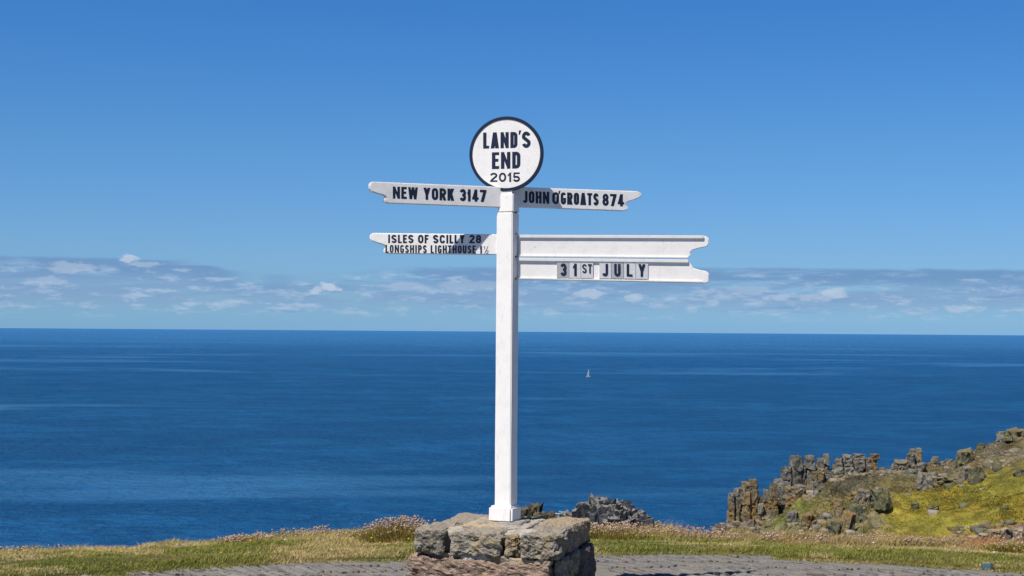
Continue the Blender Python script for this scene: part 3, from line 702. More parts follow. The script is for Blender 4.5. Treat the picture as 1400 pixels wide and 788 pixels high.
# ------------------------------------------------------------------ sea stacks
def sea_stack(label, prof, Yd, mat, thick=9):
    """a crest of leaning angular rocks rising from the sea: prof = (px, ytop, wpx, lean)"""
    c0 = pt(prof[len(prof) // 2][0], 700, Yd); root = empty('sea_stack', (c0.x, Yd, SEA)); tag(root, label, 'sea stack')
    for (px, yt, w, lean, dY) in prof:
        t_ = pt(px, yt, Yd + dY); s_ = (Yd + dY) / F; h = t_.z - SEA + 2; ww = w * s_ * 1.55
        x0 = t_.x - c0.x; rock_child(root, (x0, dY + 1.5, (h - 4) / 2 - 2), (ww * 1.5, ww * 2.2, h - 3.5), mat, (0, 0, random.uniform(0, 3)))
        for q in range(3):
            dz = (0, random.uniform(.5, 1.3), random.uniform(1.2, 2.6))[q]; hh = random.uniform(6, 8)
            rock_child(root, (x0 + (0, -1, 1)[q] * ww * random.uniform(.2, .4), dY - q * .8, h - 2 - dz - hh * .46), (ww * random.uniform(.75, 1.05), ww * 1.2, hh), mat, (random.uniform(-.15, .15), -lean * .35 + random.uniform(-.12, .12), random.uniform(0, 6)), 'round' if q == 0 else 'block')
sea_stack('jagged black sea stack with white bird-stained crests beyond the cliff edge',
          [(779, 703, 16, 0, 0), (790, 697, 14, .4, 1), (800, 690, 12, .5, -1), (810, 681, 13, .5, 0), (819, 680, 11, .3, 2), (829, 683, 12, .3, -1), (838, 684, 11, .4, 1), (846, 690, 10, .2, -2), (854, 687, 12, .3, 0), (863, 690, 10, .3, 1), (872, 699, 12, 0, 0), (882, 704, 12, -.3, -1), (892, 712, 12, -.4, 0), (815, 692, 13, .6, -3), (834, 694, 12, .6, -3), (853, 698, 12, .5, -3), (770, 709, 14, 0, 1)], 300, STACK)
sea_stack('low brown sea stack seen just right of the white post foot',
          [(716, 696, 12, 0, 0), (723, 691, 12, .2, 0), (732, 690, 10, .2, 1), (740, 698, 12, 0, -1), (749, 703, 12, -.2, 0), (757, 706, 10, 0, 0)], 330, STACKB)
# surf round the far reef
m, g = material('sea_foam'); n = g.noise(g.pos(), .5, 4, .7)
g.set(Base_Color=g.mix(g.ss(n, .4, .6), (.06, .15, .24), (.30, .38, .44)), Roughness=.8); FOAM = m
bm = bmesh.new()
for k in range(12):
    px = random.uniform(753, 771); py = 701 + random.uniform(-1.2, 2.5); c = at_z(px, py, SEA + .35); rx_ = random.uniform(.3, 1.3); ry_ = random.uniform(.8, 3)
    vs = [bm.verts.new((c.x + math.cos(a) * rx_ * random.uniform(.6, 1.2), c.y + math.sin(a) * ry_ * random.uniform(.6, 1.2), c.z + k * .01)) for a in np.linspace(0, 6.28, 11)[:-1]]
    top_ = bm.verts.new((c.x, c.y, c.z + .12))
    for i in range(10): bm.faces.new((vs[i], vs[(i + 1) % 10], top_))
tag(link('sea_foam', bm_mesh('sea_foam', bm), None, FOAM), kind='stuff')

# ------------------------------------------------------------------ sailing boat
bp = at_z(804.5, 516, SEA); boat = empty('sailing_boat', (bp.x, bp.y, SEA), R(35)); boat.scale = (.62, .62, .62); tag(boat, 'tiny white sailing boat alone on the open sea', 'boat')
bm = bmesh.new(); n = 9; secs = []
for i in range(n):
    f = i / (n - 1); x = (f - .5) * 11; w = 1.7 * math.sin(math.pi * (f * .8 + .12)) ** .7 * (1 if f < .95 else .3)
    secs.append([bm.verts.new(q) for q in ((x, -w, 1.3 + .4 * f), (x, -w * .75, .2), (x, 0, -.5), (x, w * .75, .2), (x, w, 1.3 + .4 * f), (x, 0, 1.45 + .4 * f))])
for a_, b_ in zip(secs, secs[1:]):
    for k in range(6): bm.faces.new((a_[k], a_[(k + 1) % 6], b_[(k + 1) % 6], b_[k]))
bm.faces.new(secs[0]); bm.faces.new(secs[-1]); link('hull', bm_mesh('hull', bm), boat, WHITE)
def beam(bm, a, b, w, d=None, up=(0, 0, 1)):
    a, b = Vector(a), Vector(b); t_ = (b - a).normalized(); s_ = t_.cross(Vector(up))
    if s_.length < 1e-4: s_ = Vector((1, 0, 0))
    s_.normalize(); q = s_.cross(t_); d = d or w; V8 = []
    for p_ in (a, b):
        for i, j in ((-1, -1), (1, -1), (1, 1), (-1, 1)): V8.append(bm.verts.new(p_ + s_ * i * w / 2 + q * j * d / 2))
    for f in ((0, 1, 2, 3), (4, 7, 6, 5), (0, 4, 5, 1), (1, 5, 6, 2), (2, 6, 7, 3), (3, 7, 4, 0)): bm.faces.new([V8[i] for i in f])
bm = bmesh.new(); beam(bm, (1, 0, 1.3), (1, 0, 17.5), .25, None, (0, 1, 0)); link('mast', bm_mesh('mast', bm), boat, WHITE2)
bm = bmesh.new(); cs = [bm.verts.new(q) for q in ((.8, .1, 2.6), (-4.4, .5, 2.6), (-2.2, .9, 9), (.7, .1, 17))]; bm.faces.new(cs)
r_ = bmesh.ops.extrude_face_region(bm, geom=bm.faces[:]); [setattr(v_, 'co', v_.co + Vector((0, .05, 0))) for v_ in r_['geom'] if isinstance(v_, bmesh.types.BMVert)]
link('mainsail', bm_mesh('mainsail', bm), boat, TILEM[1])

# ------------------------------------------------------------------ plinth
PD = 9.13
pc = pt(690, 715, PD); PTZ = pc.z
TH = R(-16)
plinth = empty('stone_plinth', (pc.x, pc.y, 0), TH); plinth.scale = (.975, .975, 1); tag(plinth, 'square rough granite plinth carrying the white signpost', 'plinth')
def pstone(a0, a1, b0, b1, z0, z1, mat, seed, rough=.012, rnd=.22, cuts=7, slope=0):
    cuts = 24 if cuts < 12 else 34; rnd *= .75
    bm = bmesh.new(); bmesh.ops.create_cube(bm, size=2)
    bmesh.ops.subdivide_edges(bm, edges=bm.edges[:], cuts=cuts, use_grid_fill=True)
    cx_, cy_, cz_ = (a0 + a1) / 2, (b0 + b1) / 2, (z0 + z1) / 2; hx, hy, hz = (a1 - a0) / 2, (b1 - b0) / 2, (z1 - z0) / 2
    rr = random.Random(seed); sk = [rr.uniform(-.04, .04) for _ in range(6)]; rad_ = min(hx, hy, hz) * rnd * 2
    for v_ in bm.verts:
        q = Vector((v_.co.x * hx, v_.co.y * hy, v_.co.z * hz))
        inner = Vector((max(-hx + rad_, min(hx - rad_, q.x)), max(-hy + rad_, min(hy - rad_, q.y)), max(-hz + rad_, min(hz - rad_, q.z)))); d = q - inner
        if d.length > 1e-6: q = inner + d.normalized() * min(d.length, rad_)
        q.x += sk[0] * q.z + sk[1] * q.y * .5; q.y += sk[2] * q.z; q.z += sk[3] * q.x * .4 + sk[4] * q.y * .3 + slope * q.x
        w_ = q * 9 + Vector((seed * 5.1, seed * 2.3, 0)); dn = d.normalized() if d.length > 1e-6 else Vector((0, 0, 0))
        k = noise.noise(w_) * 1.1 + noise.noise(w_ * 2.3) * .9 - abs(noise.noise(w_ * 4)) * .9 + noise.noise(w_ * 9) * .45 + noise.noise(w_ * 18) * .25
        q += dn * k * rough + Vector((noise.noise(w_ * 3), noise.noise(w_ * 3 + Vector((7, 0, 0))), noise.noise(w_ * 3 + Vector((0, 7, 0))))) * rough * .6
        v_.co = q + Vector((cx_, cy_, cz_))
    me = bm_mesh('stone', bm, True)
    me.polygons.foreach_set('use_smooth', [rr.random() < .0 for _ in me.polygons])
    return link('stone', me, plinth, mat)
Tz = PTZ
# cap course, front row
pstone(-.44, -.245, -.44, -.02, Tz - .145, Tz + .0, PL_GREY, 1, .013, .3)
pstone(-.42, -.20, .0, .42, Tz - .14, Tz - .002, PL_GREY, 2, .008, .25)
pstone(-.202, .108, -.45, -.17, Tz - .148, Tz - .002, PL_GREY, 3, .014, .3, 9)
pstone(.116, .208, -.43, -.24, Tz - .14, Tz - .012, PL_OCHRE, 4, .016, .35)
pstone(.222, .445, -.445, -.02, Tz - .148, Tz + .0, PL_GREY, 5, .016, .25, 9)
pstone(.20, .435, -.01, .43, Tz - .15, Tz + .004, PL_BROWN, 6, .012, .25, 9)
pstone(-.19, .0, .2, .43, Tz - .14, Tz + .004, PL_GREY, 7, .010, .35)
pstone(.01, .19, .22, .42, Tz - .14, Tz - .002, PL_GREY, 8, .014, .35)
# small packing stones and mortar between the courses
pstone(-.36, -.12, -.385, -.25, Tz - .175, Tz - .14, MORTAR, 9, .01, .4)
pstone(-.14, .04, -.425, -.25, Tz - .182, Tz - .135, MORTAR, 10, .01, .4)
pstone(.03, .17, -.43, -.25, Tz - .185, Tz - .13, PL_GREY, 11, .01, .4)
pstone(.15, .40, -.43, -.2, Tz - .182, Tz - .145, MORTAR, 12, .006, .4)
# lower course
pstone(-.455, .405, -.455, -.2, -.03, Tz - .165, PL_PINK, 13, .016, .12, 16, -.035)
pstone(-.44, -.05, -.18, .43, -.03, Tz - .17, PL_BROWN, 14, .016, .15, 9)
pstone(.40, .455, -.36, -.2, Tz - .30, Tz - .15, PL_GREY, 15, .01, .4)
pstone(.34, .45, -.2, -.03, Tz - .33, Tz - .17, PL_OCHRE, 16, .012, .4)
pstone(.36, .46, -.02, .06, Tz - .28, Tz - .14, PL_GREY, 17, .01, .45)
pstone(.25, .475, .06, .44, -.03, Tz - .145, PL_DARK, 18, .016, .2, 9)
pstone(.34, .46, -.34, .05, -.03, Tz - .34, PL_DARK, 19, .014, .25)
def pbox(name, a0, a1, b0, b1, z0, z1, mat, seed):
    return pstone(a0, a1, b0, b1, z0, z1, mat, seed, .007, .08, 16)
o = pbox('mortar_core', -.33, .33, -.33, .33, -.03, Tz - .012, MORTAR, 30); o.name = 'mortar_core'
o = pstone(-.20, .20, -.24, .23, Tz - .08, Tz + .004, MORTAR, 31, .008, .15, 14); o.name = 'mortar_top'

# ------------------------------------------------------------------ signpost
sign = empty('signpost', pc); tag(sign, 'white wooden signpost with round LAND\'S END disc and four fingerboards on a stone plinth', 'signpost')
base_w = pc.copy()
def to_local(v_): return v_ - base_w
def pz(py, px=692): return pt(px, py, PD).z - pc.z
def prism(name, cx_, cy_, w, d, z0, z1, rz, mat, bev=.004, parent=sign, segs=1, wob=0):
    bm = bmesh.new(); bmesh.ops.create_cube(bm, size=1)
    for v_ in bm.verts: v_.co = Vector((v_.co.x * w, v_.co.y * d, z0 + (v_.co.z + .5) * (z1 - z0)))
    if segs > 1: bmesh.ops.subdivide_edges(bm, edges=[e for e in bm.edges if abs(e.verts[0].co.z - e.verts[1].co.z) > 1e-5], cuts=segs)
    bmesh.ops.bevel(bm, geom=bm.edges[:] if segs == 1 else [e for e in bm.edges if e.calc_face_angle(0) > .5], offset=bev, segments=2, affect='EDGES')
    if wob:
        for v_ in bm.verts: v_.co += Vector((noise.noise(Vector((v_.co.z * 3, 1, 0))), noise.noise(Vector((v_.co.z * 3, 5, 0))), 0)) * wob
    bmesh.ops.rotate(bm, verts=bm.verts, matrix=Matrix.Rotation(rz, 3, 'Z')); bmesh.ops.translate(bm, verts=bm.verts, vec=(cx_, cy_, 0))
    return link(name, bm_mesh(name, bm), parent, mat)
PR = R(-23); PW = .103
zt = pz(266); zc = pz(291)
prism('post', .006, 0, PW, PW, .06, zc - .0015, PR, WHITE, .005, sign, 12, .0015)
prism('post_cap', .010, .0, PW * .955, PW * .95, zc + .0015, zt, PR, WHITE, .004)
prism('post_base', .0, 0, .150, .150, .008, pz(691), PR, WHITE, .012, sign, 4, .003)
pstone_c = pstone(-.14, .135, -.12, .12, Tz - .03, Tz + .018, MORTAR, 33, .006, .35, 12); pstone_c.name = 'mortar_collar'

def plane_frame(rz, off):
    """board plane through the post: rz turns it about the vertical; off moves its face towards the camera side"""
    n = Vector((math.sin(rz), -math.cos(rz), 0)); P0 = base_w + Vector((0, 0, 0)) + n * off
    uu = Vector((math.cos(rz), math.sin(rz), 0)); return P0, n, uu
def outline_board(name, pts, fr, thick, mat, bev=.005, parent=sign, push=0):
    P0, n, uu = fr; bm = bmesh.new()
    ps = [to_local(on_plane(x, y, P0, n)) + n * push for x, y in pts]
    f = bm.faces.new([bm.verts.new(p_) for p_ in ps]); fr_edges = None
    r_ = bmesh.ops.extrude_face_region(bm, geom=[f]); vs = [v_ for v_ in r_['geom'] if isinstance(v_, bmesh.types.BMVert)]
    bmesh.ops.translate(bm, verts=vs, vec=-n * thick)
    bmesh.ops.recalc_face_normals(bm, faces=bm.faces)
    bmesh.ops.bevel(bm, geom=[e for e in bm.edges if any(len(f_.verts) > 4 for f_ in e.link_faces)], offset=bev, segments=2, affect='EDGES')
    return link(name, bm_mesh(name, bm), parent, mat)
def arcpts(cx_, cy_, rx_, ry_, a0, a1, n=6): return [(cx_ + rx_ * math.cos(R(a)), cy_ - ry_ * math.sin(R(a))) for a in np.linspace(a0, a1, n)]

# ---------------- stroke lettering
def strip(pts, t):
    n = len(pts); Lq = []; Rq = []
    closed = math.dist(pts[0], pts[-1]) < 1e-6
    for i, p_ in enumerate(pts):
        a = pts[i - 1] if i else (pts[-2] if closed else p_); b = pts[i + 1] if i < n - 1 else (pts[1] if closed else p_)
        d1 = Vector((p_[0] - a[0], p_[1] - a[1])); d2 = Vector((b[0] - p_[0], b[1] - p_[1]))
        d1 = d1.normalized() if d1.length > 1e-9 else d2.normalized(); d2 = d2.normalized() if d2.length > 1e-9 else d1
        d = (d1 + d2).normalized(); nn = Vector((-d.y, d.x)); k = t / 2 / max(.5, nn.dot(Vector((-d1.y, d1.x))))
        Lq.append((p_[0] + nn.x * k, p_[1] + nn.y * k)); Rq.append((p_[0] - nn.x * k, p_[1] - nn.y * k))
    return [[Lq[i], Rq[i], Rq[i + 1], Lq[i + 1]] for i in range(n - 1)]
def ea(cx_, cy_, rx_, ry_, a0, a1, n=9): return [(cx_ + rx_ * math.cos(R(a)), cy_ + ry_ * math.sin(R(a))) for a in np.linspace(a0, a1, n)]
def glyph(ch, W, H, t):
    """polygons in a box W x H, stroke t"""
    h = t / 2; l, r_, b, tp = h, W - h, h, H - h; mx = W / 2; rx = (W - t) / 2; ry = min(rx * 1.15, (H - t) / 2)
    def vb(x, y0=0, y1=H): return [[(x - h, y0), (x + h, y0), (x + h, y1), (x - h, y1)]]
    def hb(y, x0=0, x1=W, k=.85): return [[(x0, y - h * k), (x1, y - h * k), (x1, y + h * k), (x0, y + h * k)]]
    def dg(x0, y0, x1, y1, k=1.12): w = h * k; return [[(x0 - w, y0), (x0 + w, y0), (x1 + w, y1), (x1 - w, y1)]]
    Y2 = H * .52; ry2 = (H - t) / 4 * 1.02; ym = H / 2
    if ch == 'L': return vb(l) + hb(h * .85, l)
    if ch == 'I' : return vb(mx)
    if ch == '1': return vb(W - h * 1.2) + [[(0, H * .74), (W - h * 1.2, H), (W - h * 1.2, H - t * 1.1), (0, H * .74 - t * .8)]]
    if ch == 'A': return dg(h * 1.1, 0, mx, H) + dg(W - h * 1.1, 0, mx, H) + hb(H * .27, W * .22, W * .78, .75)
    if ch == 'N': return vb(l) + vb(r_) + dg(l * .95, H, W - l * .95, 0, .82)
    if ch == 'E': return vb(l) + hb(h * .85, l) + hb(H - h * .85, l) + hb(Y2, l, W * .9)
    if ch == 'F': return vb(l) + hb(H - h * .85, l) + hb(Y2, l, W * .9)
    if ch == 'T': return vb(mx) + hb(H - h * .85)
    if ch == 'H': return vb(l) + vb(r_) + hb(Y2)
    if ch == 'D': return vb(l) + strip([(l, b), (mx, b)] + ea(mx, b + ry, r_ - mx, ry, -90, 0) + ea(mx, tp - ry, r_ - mx, ry, 0, 90) + [(l, tp)], t)
    if ch in 'O0': return strip(ea(mx, b + ry, rx, ry, 180, 360) + ea(mx, tp - ry, rx, ry, 0, 180) + [(l, b + ry)], t)
    if ch == 'U': return strip([(l, H)] + ea(mx, b + ry, rx, ry, 180, 360) + [(r_, H)], t)
    if ch == 'J': return strip([(r_, H)] + ea(mx, b + ry, rx, ry, 0, -170), t)
    if ch == 'C': return strip(ea(mx, tp - ry, rx, ry, 10, 180) + ea(mx, b + ry, rx, ry, 180, 350), t)
    if ch == 'G': return strip(ea(mx, tp - ry, rx, ry, 10, 180) + ea(mx, b + ry, rx, ry, 180, 360) + [(r_, H * .46)], t) + hb(H * .46, mx, W)
    if ch == 'P': return vb(l) + strip([(l, tp)] + ea(mx, tp - ry2, r_ - mx, ry2, 90, -90) + [(l, tp - 2 * ry2)], t)
    if ch == 'R': return vb(l) + strip([(l, tp)] + ea(mx, tp - ry2, r_ - mx, ry2, 90, -90) + [(l, tp - 2 * ry2)], t) + dg(mx, tp - 2 * ry2, W - h * 1.05, 0)
    if ch == 'S': return strip(ea(mx, tp - ry2, rx, ry2, 15, 200, 10) + ea(mx, ym, rx * .8, ry2 * .35, 170, 90, 2)[1:1] + [(mx, ym)] + ea(mx, b + ry2, rx, ry2, 20, -165, 10), t)
    if ch == 'Y': return dg(h * 1.15, H, mx, H * .42) + dg(W - h * 1.15, H, mx, H * .42) + vb(mx, 0, H * .45)
    if ch == 'K': return vb(l) + dg(W - h * 1.3, H, l + h * .7, H * .38, 1.25) + dg(l + t * .75, H * .56, W - h * 1.2, 0, 1.2)
    if ch == 'W': return dg(h, H, W * .28, 0, .95) + dg(W * .28, 0, mx, H, .95) + dg(mx, H, W * .72, 0, .95) + dg(W * .72, 0, W - h, H, .95)
    if ch == '2': return strip(ea(mx, tp - ry2, rx, ry2, 175, -25, 10) + [(l + t * .15, b + t * .3)], t) + hb(h * .9)
    if ch == '3': return strip(ea(mx, tp - ry2, rx, ry2, 165, -80, 10), t) + strip(ea(mx, b + ry2, rx, ry2, 85, -165, 10), t) + hb(ym, mx * .8, mx * 1.2, .8)
    if ch == '4': return vb(W - t * 1.0) + hb(H * .26) + [[(0, H * .22), (t * .95, H * .27), (W - t * .6, H), (W - t * 1.5, H)]]
    if ch == '5': return hb(H - h * .9, W * .12, W * .95) + [[(W * .12, H), (W * .12 + t * .9, H), (W * .05 + t * .85, H * .5), (W * .05, H * .5)]] + strip([(l * .9, H * .5)] + ea(mx, b + ry2 * 1.1, rx, ry2 * 1.1, 110, -165, 11), t)
    if ch == '7': return hb(H - h * .9) + dg(W * .35, 0, W - h * 1.1, H - t * .5)
    if ch == '8': return strip(ea(mx, tp - ry2 * .96, rx * .92, ry2 * .96, 90, 450, 16), t * .95) + strip(ea(mx, b + ry2, rx, ry2, 90, 450, 16), t * .95)
    if ch == "'": return [[(0, H * .72), (t * .5, H * .72), (t * 1.05, H), (t * .1, H)]]
    return []
GW = {'I': .24, '1': .30, "'": .16, 'W': .82, 'M': .75, ' ': .24, 'N': .60, 'H': .56, 'K': .60, 'R': .56, 'E': .46, 'F': .45, 'L': .44, 'J': .46, 'T': .50, 'A': .60, 'Y': .60, 'K': .56, '.': .2}
def lettering(bm, text, px0, px1, yt0, yb0, yt1, yb1, fr, tk=.20, push=.0005, gap=.12, gw=.54):
    """text fitted to the photographed span px0..px1; yt/yb rows of its top and foot at both ends"""
    P0, n, uu = fr
    ws = [GW.get(c, gw) for c in text]; tot = sum(ws) + gap * (len(text) - 1); x = 0; L0 = px1 - px0
    H = (yb0 - yt0); k = L0 / tot; lay = 0
    for c, w in zip(text, ws):
        polys = glyph(c, w * k, H, tk * H)
        for pg in polys:
            vs = []
            for (a, b) in pg:
                f = (x * k + a) / L0; yt = yt0 + (yt1 - yt0) * f; yb = yb0 + (yb1 - yb0) * f
                vs.append(bm.verts.new(to_local(on_plane(px0 + x * k + a, yb + (yt - yb) * b / H, P0 + n * (push + lay * .000008), n))))
            try: bm.faces.new(vs)
            except Exception: pass
            lay += 1
        x += w + gap
def flat_link(name, bm, parent, mat):
    me = bpy.data.meshes.new(name); bm.to_mesh(me); bm.free(); return link(name, me, parent, mat)

# ---------------- round disc
FD = plane_frame(R(-10), .036); P0, n_d, u_d = FD
def disc_ring(name, r0, r1, z_front, z_back, mat, parent):
    """lathe about the disc normal: r0 inner radius (0 = solid)"""
    c = to_local(on_plane(692, 210.5, P0, n_d)); bm = bmesh.new(); n = 96; rings = []
    prof = [(r1, z_back), (r1, z_front - .003), (r1 - .003, z_front), (r0, z_front)] if r0 > 0 else [(r1, z_back), (r1, z_front)]
    if r0 > 0: prof.append((r0, z_back))
    for (rr, zz) in prof:
        rings.append([bm.verts.new(c + u_d * rr * math.cos(2 * math.pi * i / n) + Vector((0, 0, 1)) * rr * math.sin(2 * math.pi * i / n) + n_d * zz) for i in range(n)])
    for a_, b_ in zip(rings, rings[1:] + ([rings[0]] if r0 > 0 else [])):
        for i in range(n): bm.faces.new((a_[i], a_[(i + 1) % n], b_[(i + 1) % n], b_[i]))
    if r0 == 0: bm.faces.new(rings[-1]); bm.faces.new(rings[0])
    return link(name, bm_mesh(name, bm), parent, mat)
RD = 51.3 / F * PD
disc = disc_ring('round_board', 0, RD - .004, 0, -.020, WHITE, sign)
disc_ring('rim', RD - .0185, RD, .003, -.021, NAVY, disc)
bm = bmesh.new()
lettering(bm, "LAND", 660.5, 707.5, 181.5, 203.5, 180.5, 202.5, FD, .21, .0005, .11, .52)
lettering(bm, "S", 713.5, 725.5, 180, 202.5, 180, 202.5, FD, .21, .0005, .11, .52)
lettering(bm, "'", 709.0, 713.0, 178.5, 200, 178.5, 200, FD, .17)
lettering(bm, "END", 672.5, 711.5, 208.5, 231.5, 207.5, 230.5, FD, .21, .0005, .11, .52)
lettering(bm, "2015", 670, 711, 236.5, 249, 235.8, 249, FD, .20, .0005, .13, .62)
flat_link('lettering', bm, disc, NAVY)
# mount behind the disc joining it to the post
bm = bmesh.new(); c = to_local(on_plane(692, 240, P0, n_d)) - n_d * .052
beam(bm, (c.x, c.y, zt - .02), (c.x, c.y, zt + .20), .10, .07, tuple(u_d)); link('disc_mount', bm_mesh('disc_mount', bm), sign, WHITE2)

# ---------------- fingerboards
def fingerL(x_tip, ytop_tip, x_in, ytop_in, ybot_in, ybot_tip, xs, ym):
    """outline with the ogee finger end on the left (photo rows); xs = foot of the step"""
    return [(x_in, ytop_in), (x_in, ybot_in), (xs + 4, ybot_tip + .3), (xs - 1, ybot_tip - 1.5), (xs - 2.2, ybot_tip - 4), (xs - .8, ybot_tip - 7), (xs + 1, ym + 3.2), (xs + .2, ym + 1.2), (xs - 3, ym - .6), (xs - 9, ym - 2.2), (x_tip + 7, ym - 4), (x_tip + 2.8, ym - 5.6), (x_tip + .5, ym - 4 - (ym - 4 - ytop_tip) * .38), (x_tip + .2, ytop_tip + (ym - 4 - ytop_tip) * .36), (x_tip + 1.6, ytop_tip + 1.8), (x_tip + 5, ytop_tip)]
NYF = plane_frame(R(23.5), .014)
b_ = outline_board('fingerboard', fingerL(505, 248.4, 690, 255.8, 284.2, 277.9, 527, 267.5), NYF, .028, WHITE2, .005)
bm = bmesh.new(); lettering(bm, 'NEW YORK 3147', 537, 665, 255.2, 271.6, 259.8, 276.3, NYF, .225, .0005, .10, .54); flat_link('lettering', bm, b_, NAVY)
JGF = plane_frame(R(17), -.056)
def fingerR(x_tip, ytop_tip, x_in, ytop_in, ybot_in, ybot_tip, xs, ym):
    P_ = fingerL(-x_tip, ytop_tip, -x_in, ytop_in, ybot_in, ybot_tip, -xs, ym); return [(-x, y) for x, y in P_][::-1]
b_ = outline_board('fingerboard', fingerR(877.3, 261.5, 693, 255.3, 282.8, 288.5, 857, 276.2), JGF, .028, WHITE2, .005)
bm = bmesh.new()
lettering(bm, 'JOHN', 714.5, 751, 261.2, 277.6, 262.6, 279, JGF, .215, .0005, .10, .54)
lettering(bm, 'O', 755, 764.5, 262.8, 279.2, 263, 279.6, JGF, .215); lettering(bm, "'", 763.5, 767.5, 261.3, 277, 261.3, 277, JGF, .18)
lettering(bm, 'GROATS', 766.5, 818.5, 263.1, 279.6, 264.5, 281.2, JGF, .215, .0005, .10, .54)
lettering(bm, '874', 823.5, 853.5, 264.8, 281.6, 265.8, 282.4, JGF, .225, .0005, .10, .56)
flat_link('lettering', bm, b_, NAVY)
ISF = plane_frame(R(1.5), .002)
b_ = outline_board('fingerboard', fingerL(505, 318.6, 690, 320.6, 348.7, 346.8, 526, 335), ISF, .028, WHITE, .005)
bm = bmesh.new()
lettering(bm, 'ISLES OF SCILLY 28', 530.5, 658, 321.2, 332.6, 321.4, 333, ISF, .225, .0005, .13, .62)
lettering(bm, 'LONGSHIPS LIGHTHOUSE 1', 527, 659, 335.0, 345.8, 336.0, 347.0, ISF, .195, .0005, .15, .52)
lettering(bm, '1', 661, 663.2, 336.8, 341.4, 336.8, 341.4, ISF, .16); lettering(bm, '2', 664.6, 668, 342.6, 347.4, 342.6, 347.4, ISF, .16, .0005, .1, .5)
P0, n_, uu = ISF
bm.faces.new([bm.verts.new(to_local(on_plane(x, y, P0 + n_ * .0009, n_))) for x, y in ((662.0, 347.2), (662.8, 347.2), (667.6, 337), (666.8, 337))])
flat_link('lettering', bm, b_, NAVY)

# ---------------- date boards (two shallow troughs)
DF = plane_frame(R(1.0), .0)
up_o = [(708.5, 323), (708.5, 351.5), (941, 353.6), (944.5, 349), (944, 345), (947, 342.2), (954, 340), (966, 337.5), (969, 334), (969, 326.5), (966.5, 323.6), (962, 322.4)]
ub = outline_board('date_board', up_o, DF, .022, WHITE, .004)
lo_o = [(707.5, 355), (707.5, 382), (962, 387.6), (967.5, 386.8), (969.3, 384), (969.3, 374), (966, 371), (956, 369), (947.5, 366.4), (945, 362), (941, 356.5), (937, 356)]
lb = outline_board('date_board', lo_o, DF, .022, WHITE, .004)
P0, n_dd, u_dd = DF
def ledge(name, a, b, h_px, out, parent, mat=WHITE, back=.0):
    """a lip standing out of the board face; a, b photo points of its upper edge"""
    bm = bmesh.new(); vs = []
    for (x, y) in (a, b):
        t_ = to_local(on_plane(x, y, P0, n_dd)); f_ = to_local(on_plane(x, y + h_px, P0, n_dd))
        vs.append([t_ - n_dd * back, t_ + n_dd * out, f_ + n_dd * out * .9, f_ - n_dd * back])
    V8 = [[bm.verts.new(q) for q in r_] for r_ in vs]
    for k in range(4): bm.faces.new((V8[0][k], V8[0][(k + 1) % 4], V8[1][(k + 1) % 4], V8[1][k]))
    bm.faces.new(V8[0]); bm.faces.new(V8[1])
    bmesh.ops.recalc_face_normals(bm, faces=bm.faces); bmesh.ops.bevel(bm, geom=bm.edges[:], offset=.002, segments=2, affect='EDGES')
    return link(name, bm_mesh(name, bm), parent, mat)
ledge('upper_lip', (710, 321.3), (962, 322.3), 4.2, .011, ub, back=.004)
ledge('lower_lip', (708, 349.3), (940, 351.4), 2.2, .010, ub, back=.004)
ledge('upper_lip', (707, 352.6), (941, 355.2), 4.4, .012, lb, back=.004)
ledge('lower_lip', (707.3, 379.6), (961, 384.6), 2.4, .010, lb, back=.004)
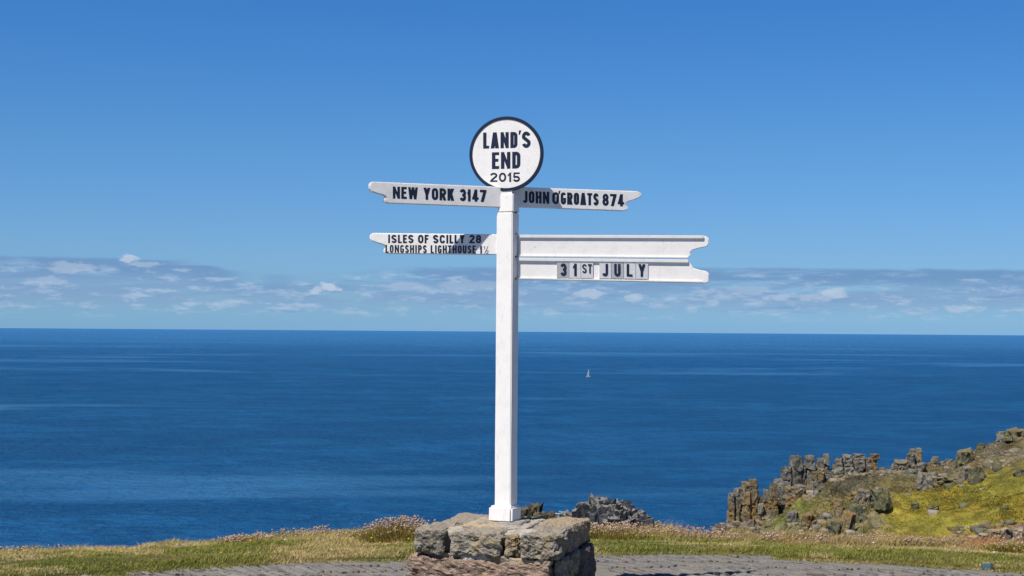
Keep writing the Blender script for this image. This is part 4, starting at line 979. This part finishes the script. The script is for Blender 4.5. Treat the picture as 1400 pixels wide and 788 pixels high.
def tile(x0, x1, chs, mi, small=False):
    yt = 359.4 + (x0 - 760) * .012; yb = yt + 20.8
    bm = bmesh.new(); gapx = .35
    c4 = [to_local(on_plane(x, y, P0, n_dd)) for x, y in ((x0 + gapx, yt), (x1 - gapx, yt), (x1 - gapx, yb), (x0 + gapx, yb))]
    fr_ = [q + n_dd * (.0105 if i in (0, 3) else .0075) for i, q in enumerate(c4)]; bk = [q + n_dd * .001 for q in c4]
    Vf = [bm.verts.new(q) for q in fr_]; Vb = [bm.verts.new(q) for q in bk]
    bm.faces.new(Vf); bm.faces.new(Vb[::-1])
    for k in range(4): bm.faces.new((Vf[k], Vf[(k + 1) % 4], Vb[(k + 1) % 4], Vb[k]))
    bmesh.ops.recalc_face_normals(bm, faces=bm.faces); nf = len(bm.faces)
    mx = (x0 + x1) / 2
    frp = (P0 + n_dd * .0112, n_dd, u_dd)
    if small: lettering(bm, chs, mx - 6.6, mx + 6.8, 361.2, 373.6, 361.4, 373.8, frp, .16, 0, .14, .56)
    else:
        w = 5.5 if chs == '1' else (8.6 if chs in '3U' else (8 if chs in 'JL' else 10)); q = (x0 - 820) * .010
        lettering(bm, chs, mx - w / 2, mx + w / 2, 360.8 + q, 377.8 + q, 360.9 + q, 377.9 + q, frp, .20, 0, .1, .5)
    bm.faces.ensure_lookup_table()
    for i, f in enumerate(bm.faces): f.material_index = 0 if i < nf else 1
    me = bpy.data.meshes.new('letter_tile'); bm.to_mesh(me); bm.free(); me.materials.append(TILEM[mi]); me.materials.append(NAVY)
    return link('letter_tile', me, lb)
tile(761, 770.0, '', 1); 
tile(770 - 9 + 9, 770.2, '', 1) if False else None
for (x0, x1, c_, mi, sm) in ((762.5, 778, '3', 1, 0), (778, 794, '1', 0, 0), (794, 811, 'ST', 0, 1), (819, 835.5, 'J', 0, 0), (835.5, 852.5, 'U', 1, 0), (852.5, 869, 'L', 0, 0), (869, 886, 'Y', 0, 0)):
    tile(x0, x1, c_, mi, sm)
# iron bolts through the post where the boards are fixed
for (x, y) in ((705.8, 320), (705.6, 351.5), (705.4, 381.5), (705.8, 291)):
    c = to_local(pt(x, y, PD + .0)); nr = Vector((math.cos(PR + 0), math.sin(PR), 0)); nr = Vector((math.cos(R(23)), -math.sin(R(23)), 0))
    c = Vector((.006, 0, c.z)) + nr * (PW / 2 - .002); bm = bmesh.new(); beam(bm, c, c + nr * .006, .010, .010); link('bolt', bm_mesh('bolt', bm), sign, DARK)

# ------------------------------------------------------------------ small ground lamp at the paving edge
lp = at_z(1350, 780, 0.0); gl = empty('ground_lamp', (lp.x, lp.y + .02, 0), R(-8)); tag(gl, 'small blue-grey ground lamp housing in the turf at the paving edge', 'ground lamp')
bm = bmesh.new(); beam(bm, (-.035, 0, .022), (.030, 0, .022), .05, .042); bmesh.ops.bevel(bm, geom=bm.edges[:], offset=.006, segments=2, affect='EDGES'); link('housing', bm_mesh('housing', bm), gl, mat_plain('blue_grey_metal', (.07, .13, .15), .4))
bm = bmesh.new(); beam(bm, (.031, 0, .022), (.040, 0, .022), .056, .048); link('end_cap', bm_mesh('end_cap', bm), gl, DARK)
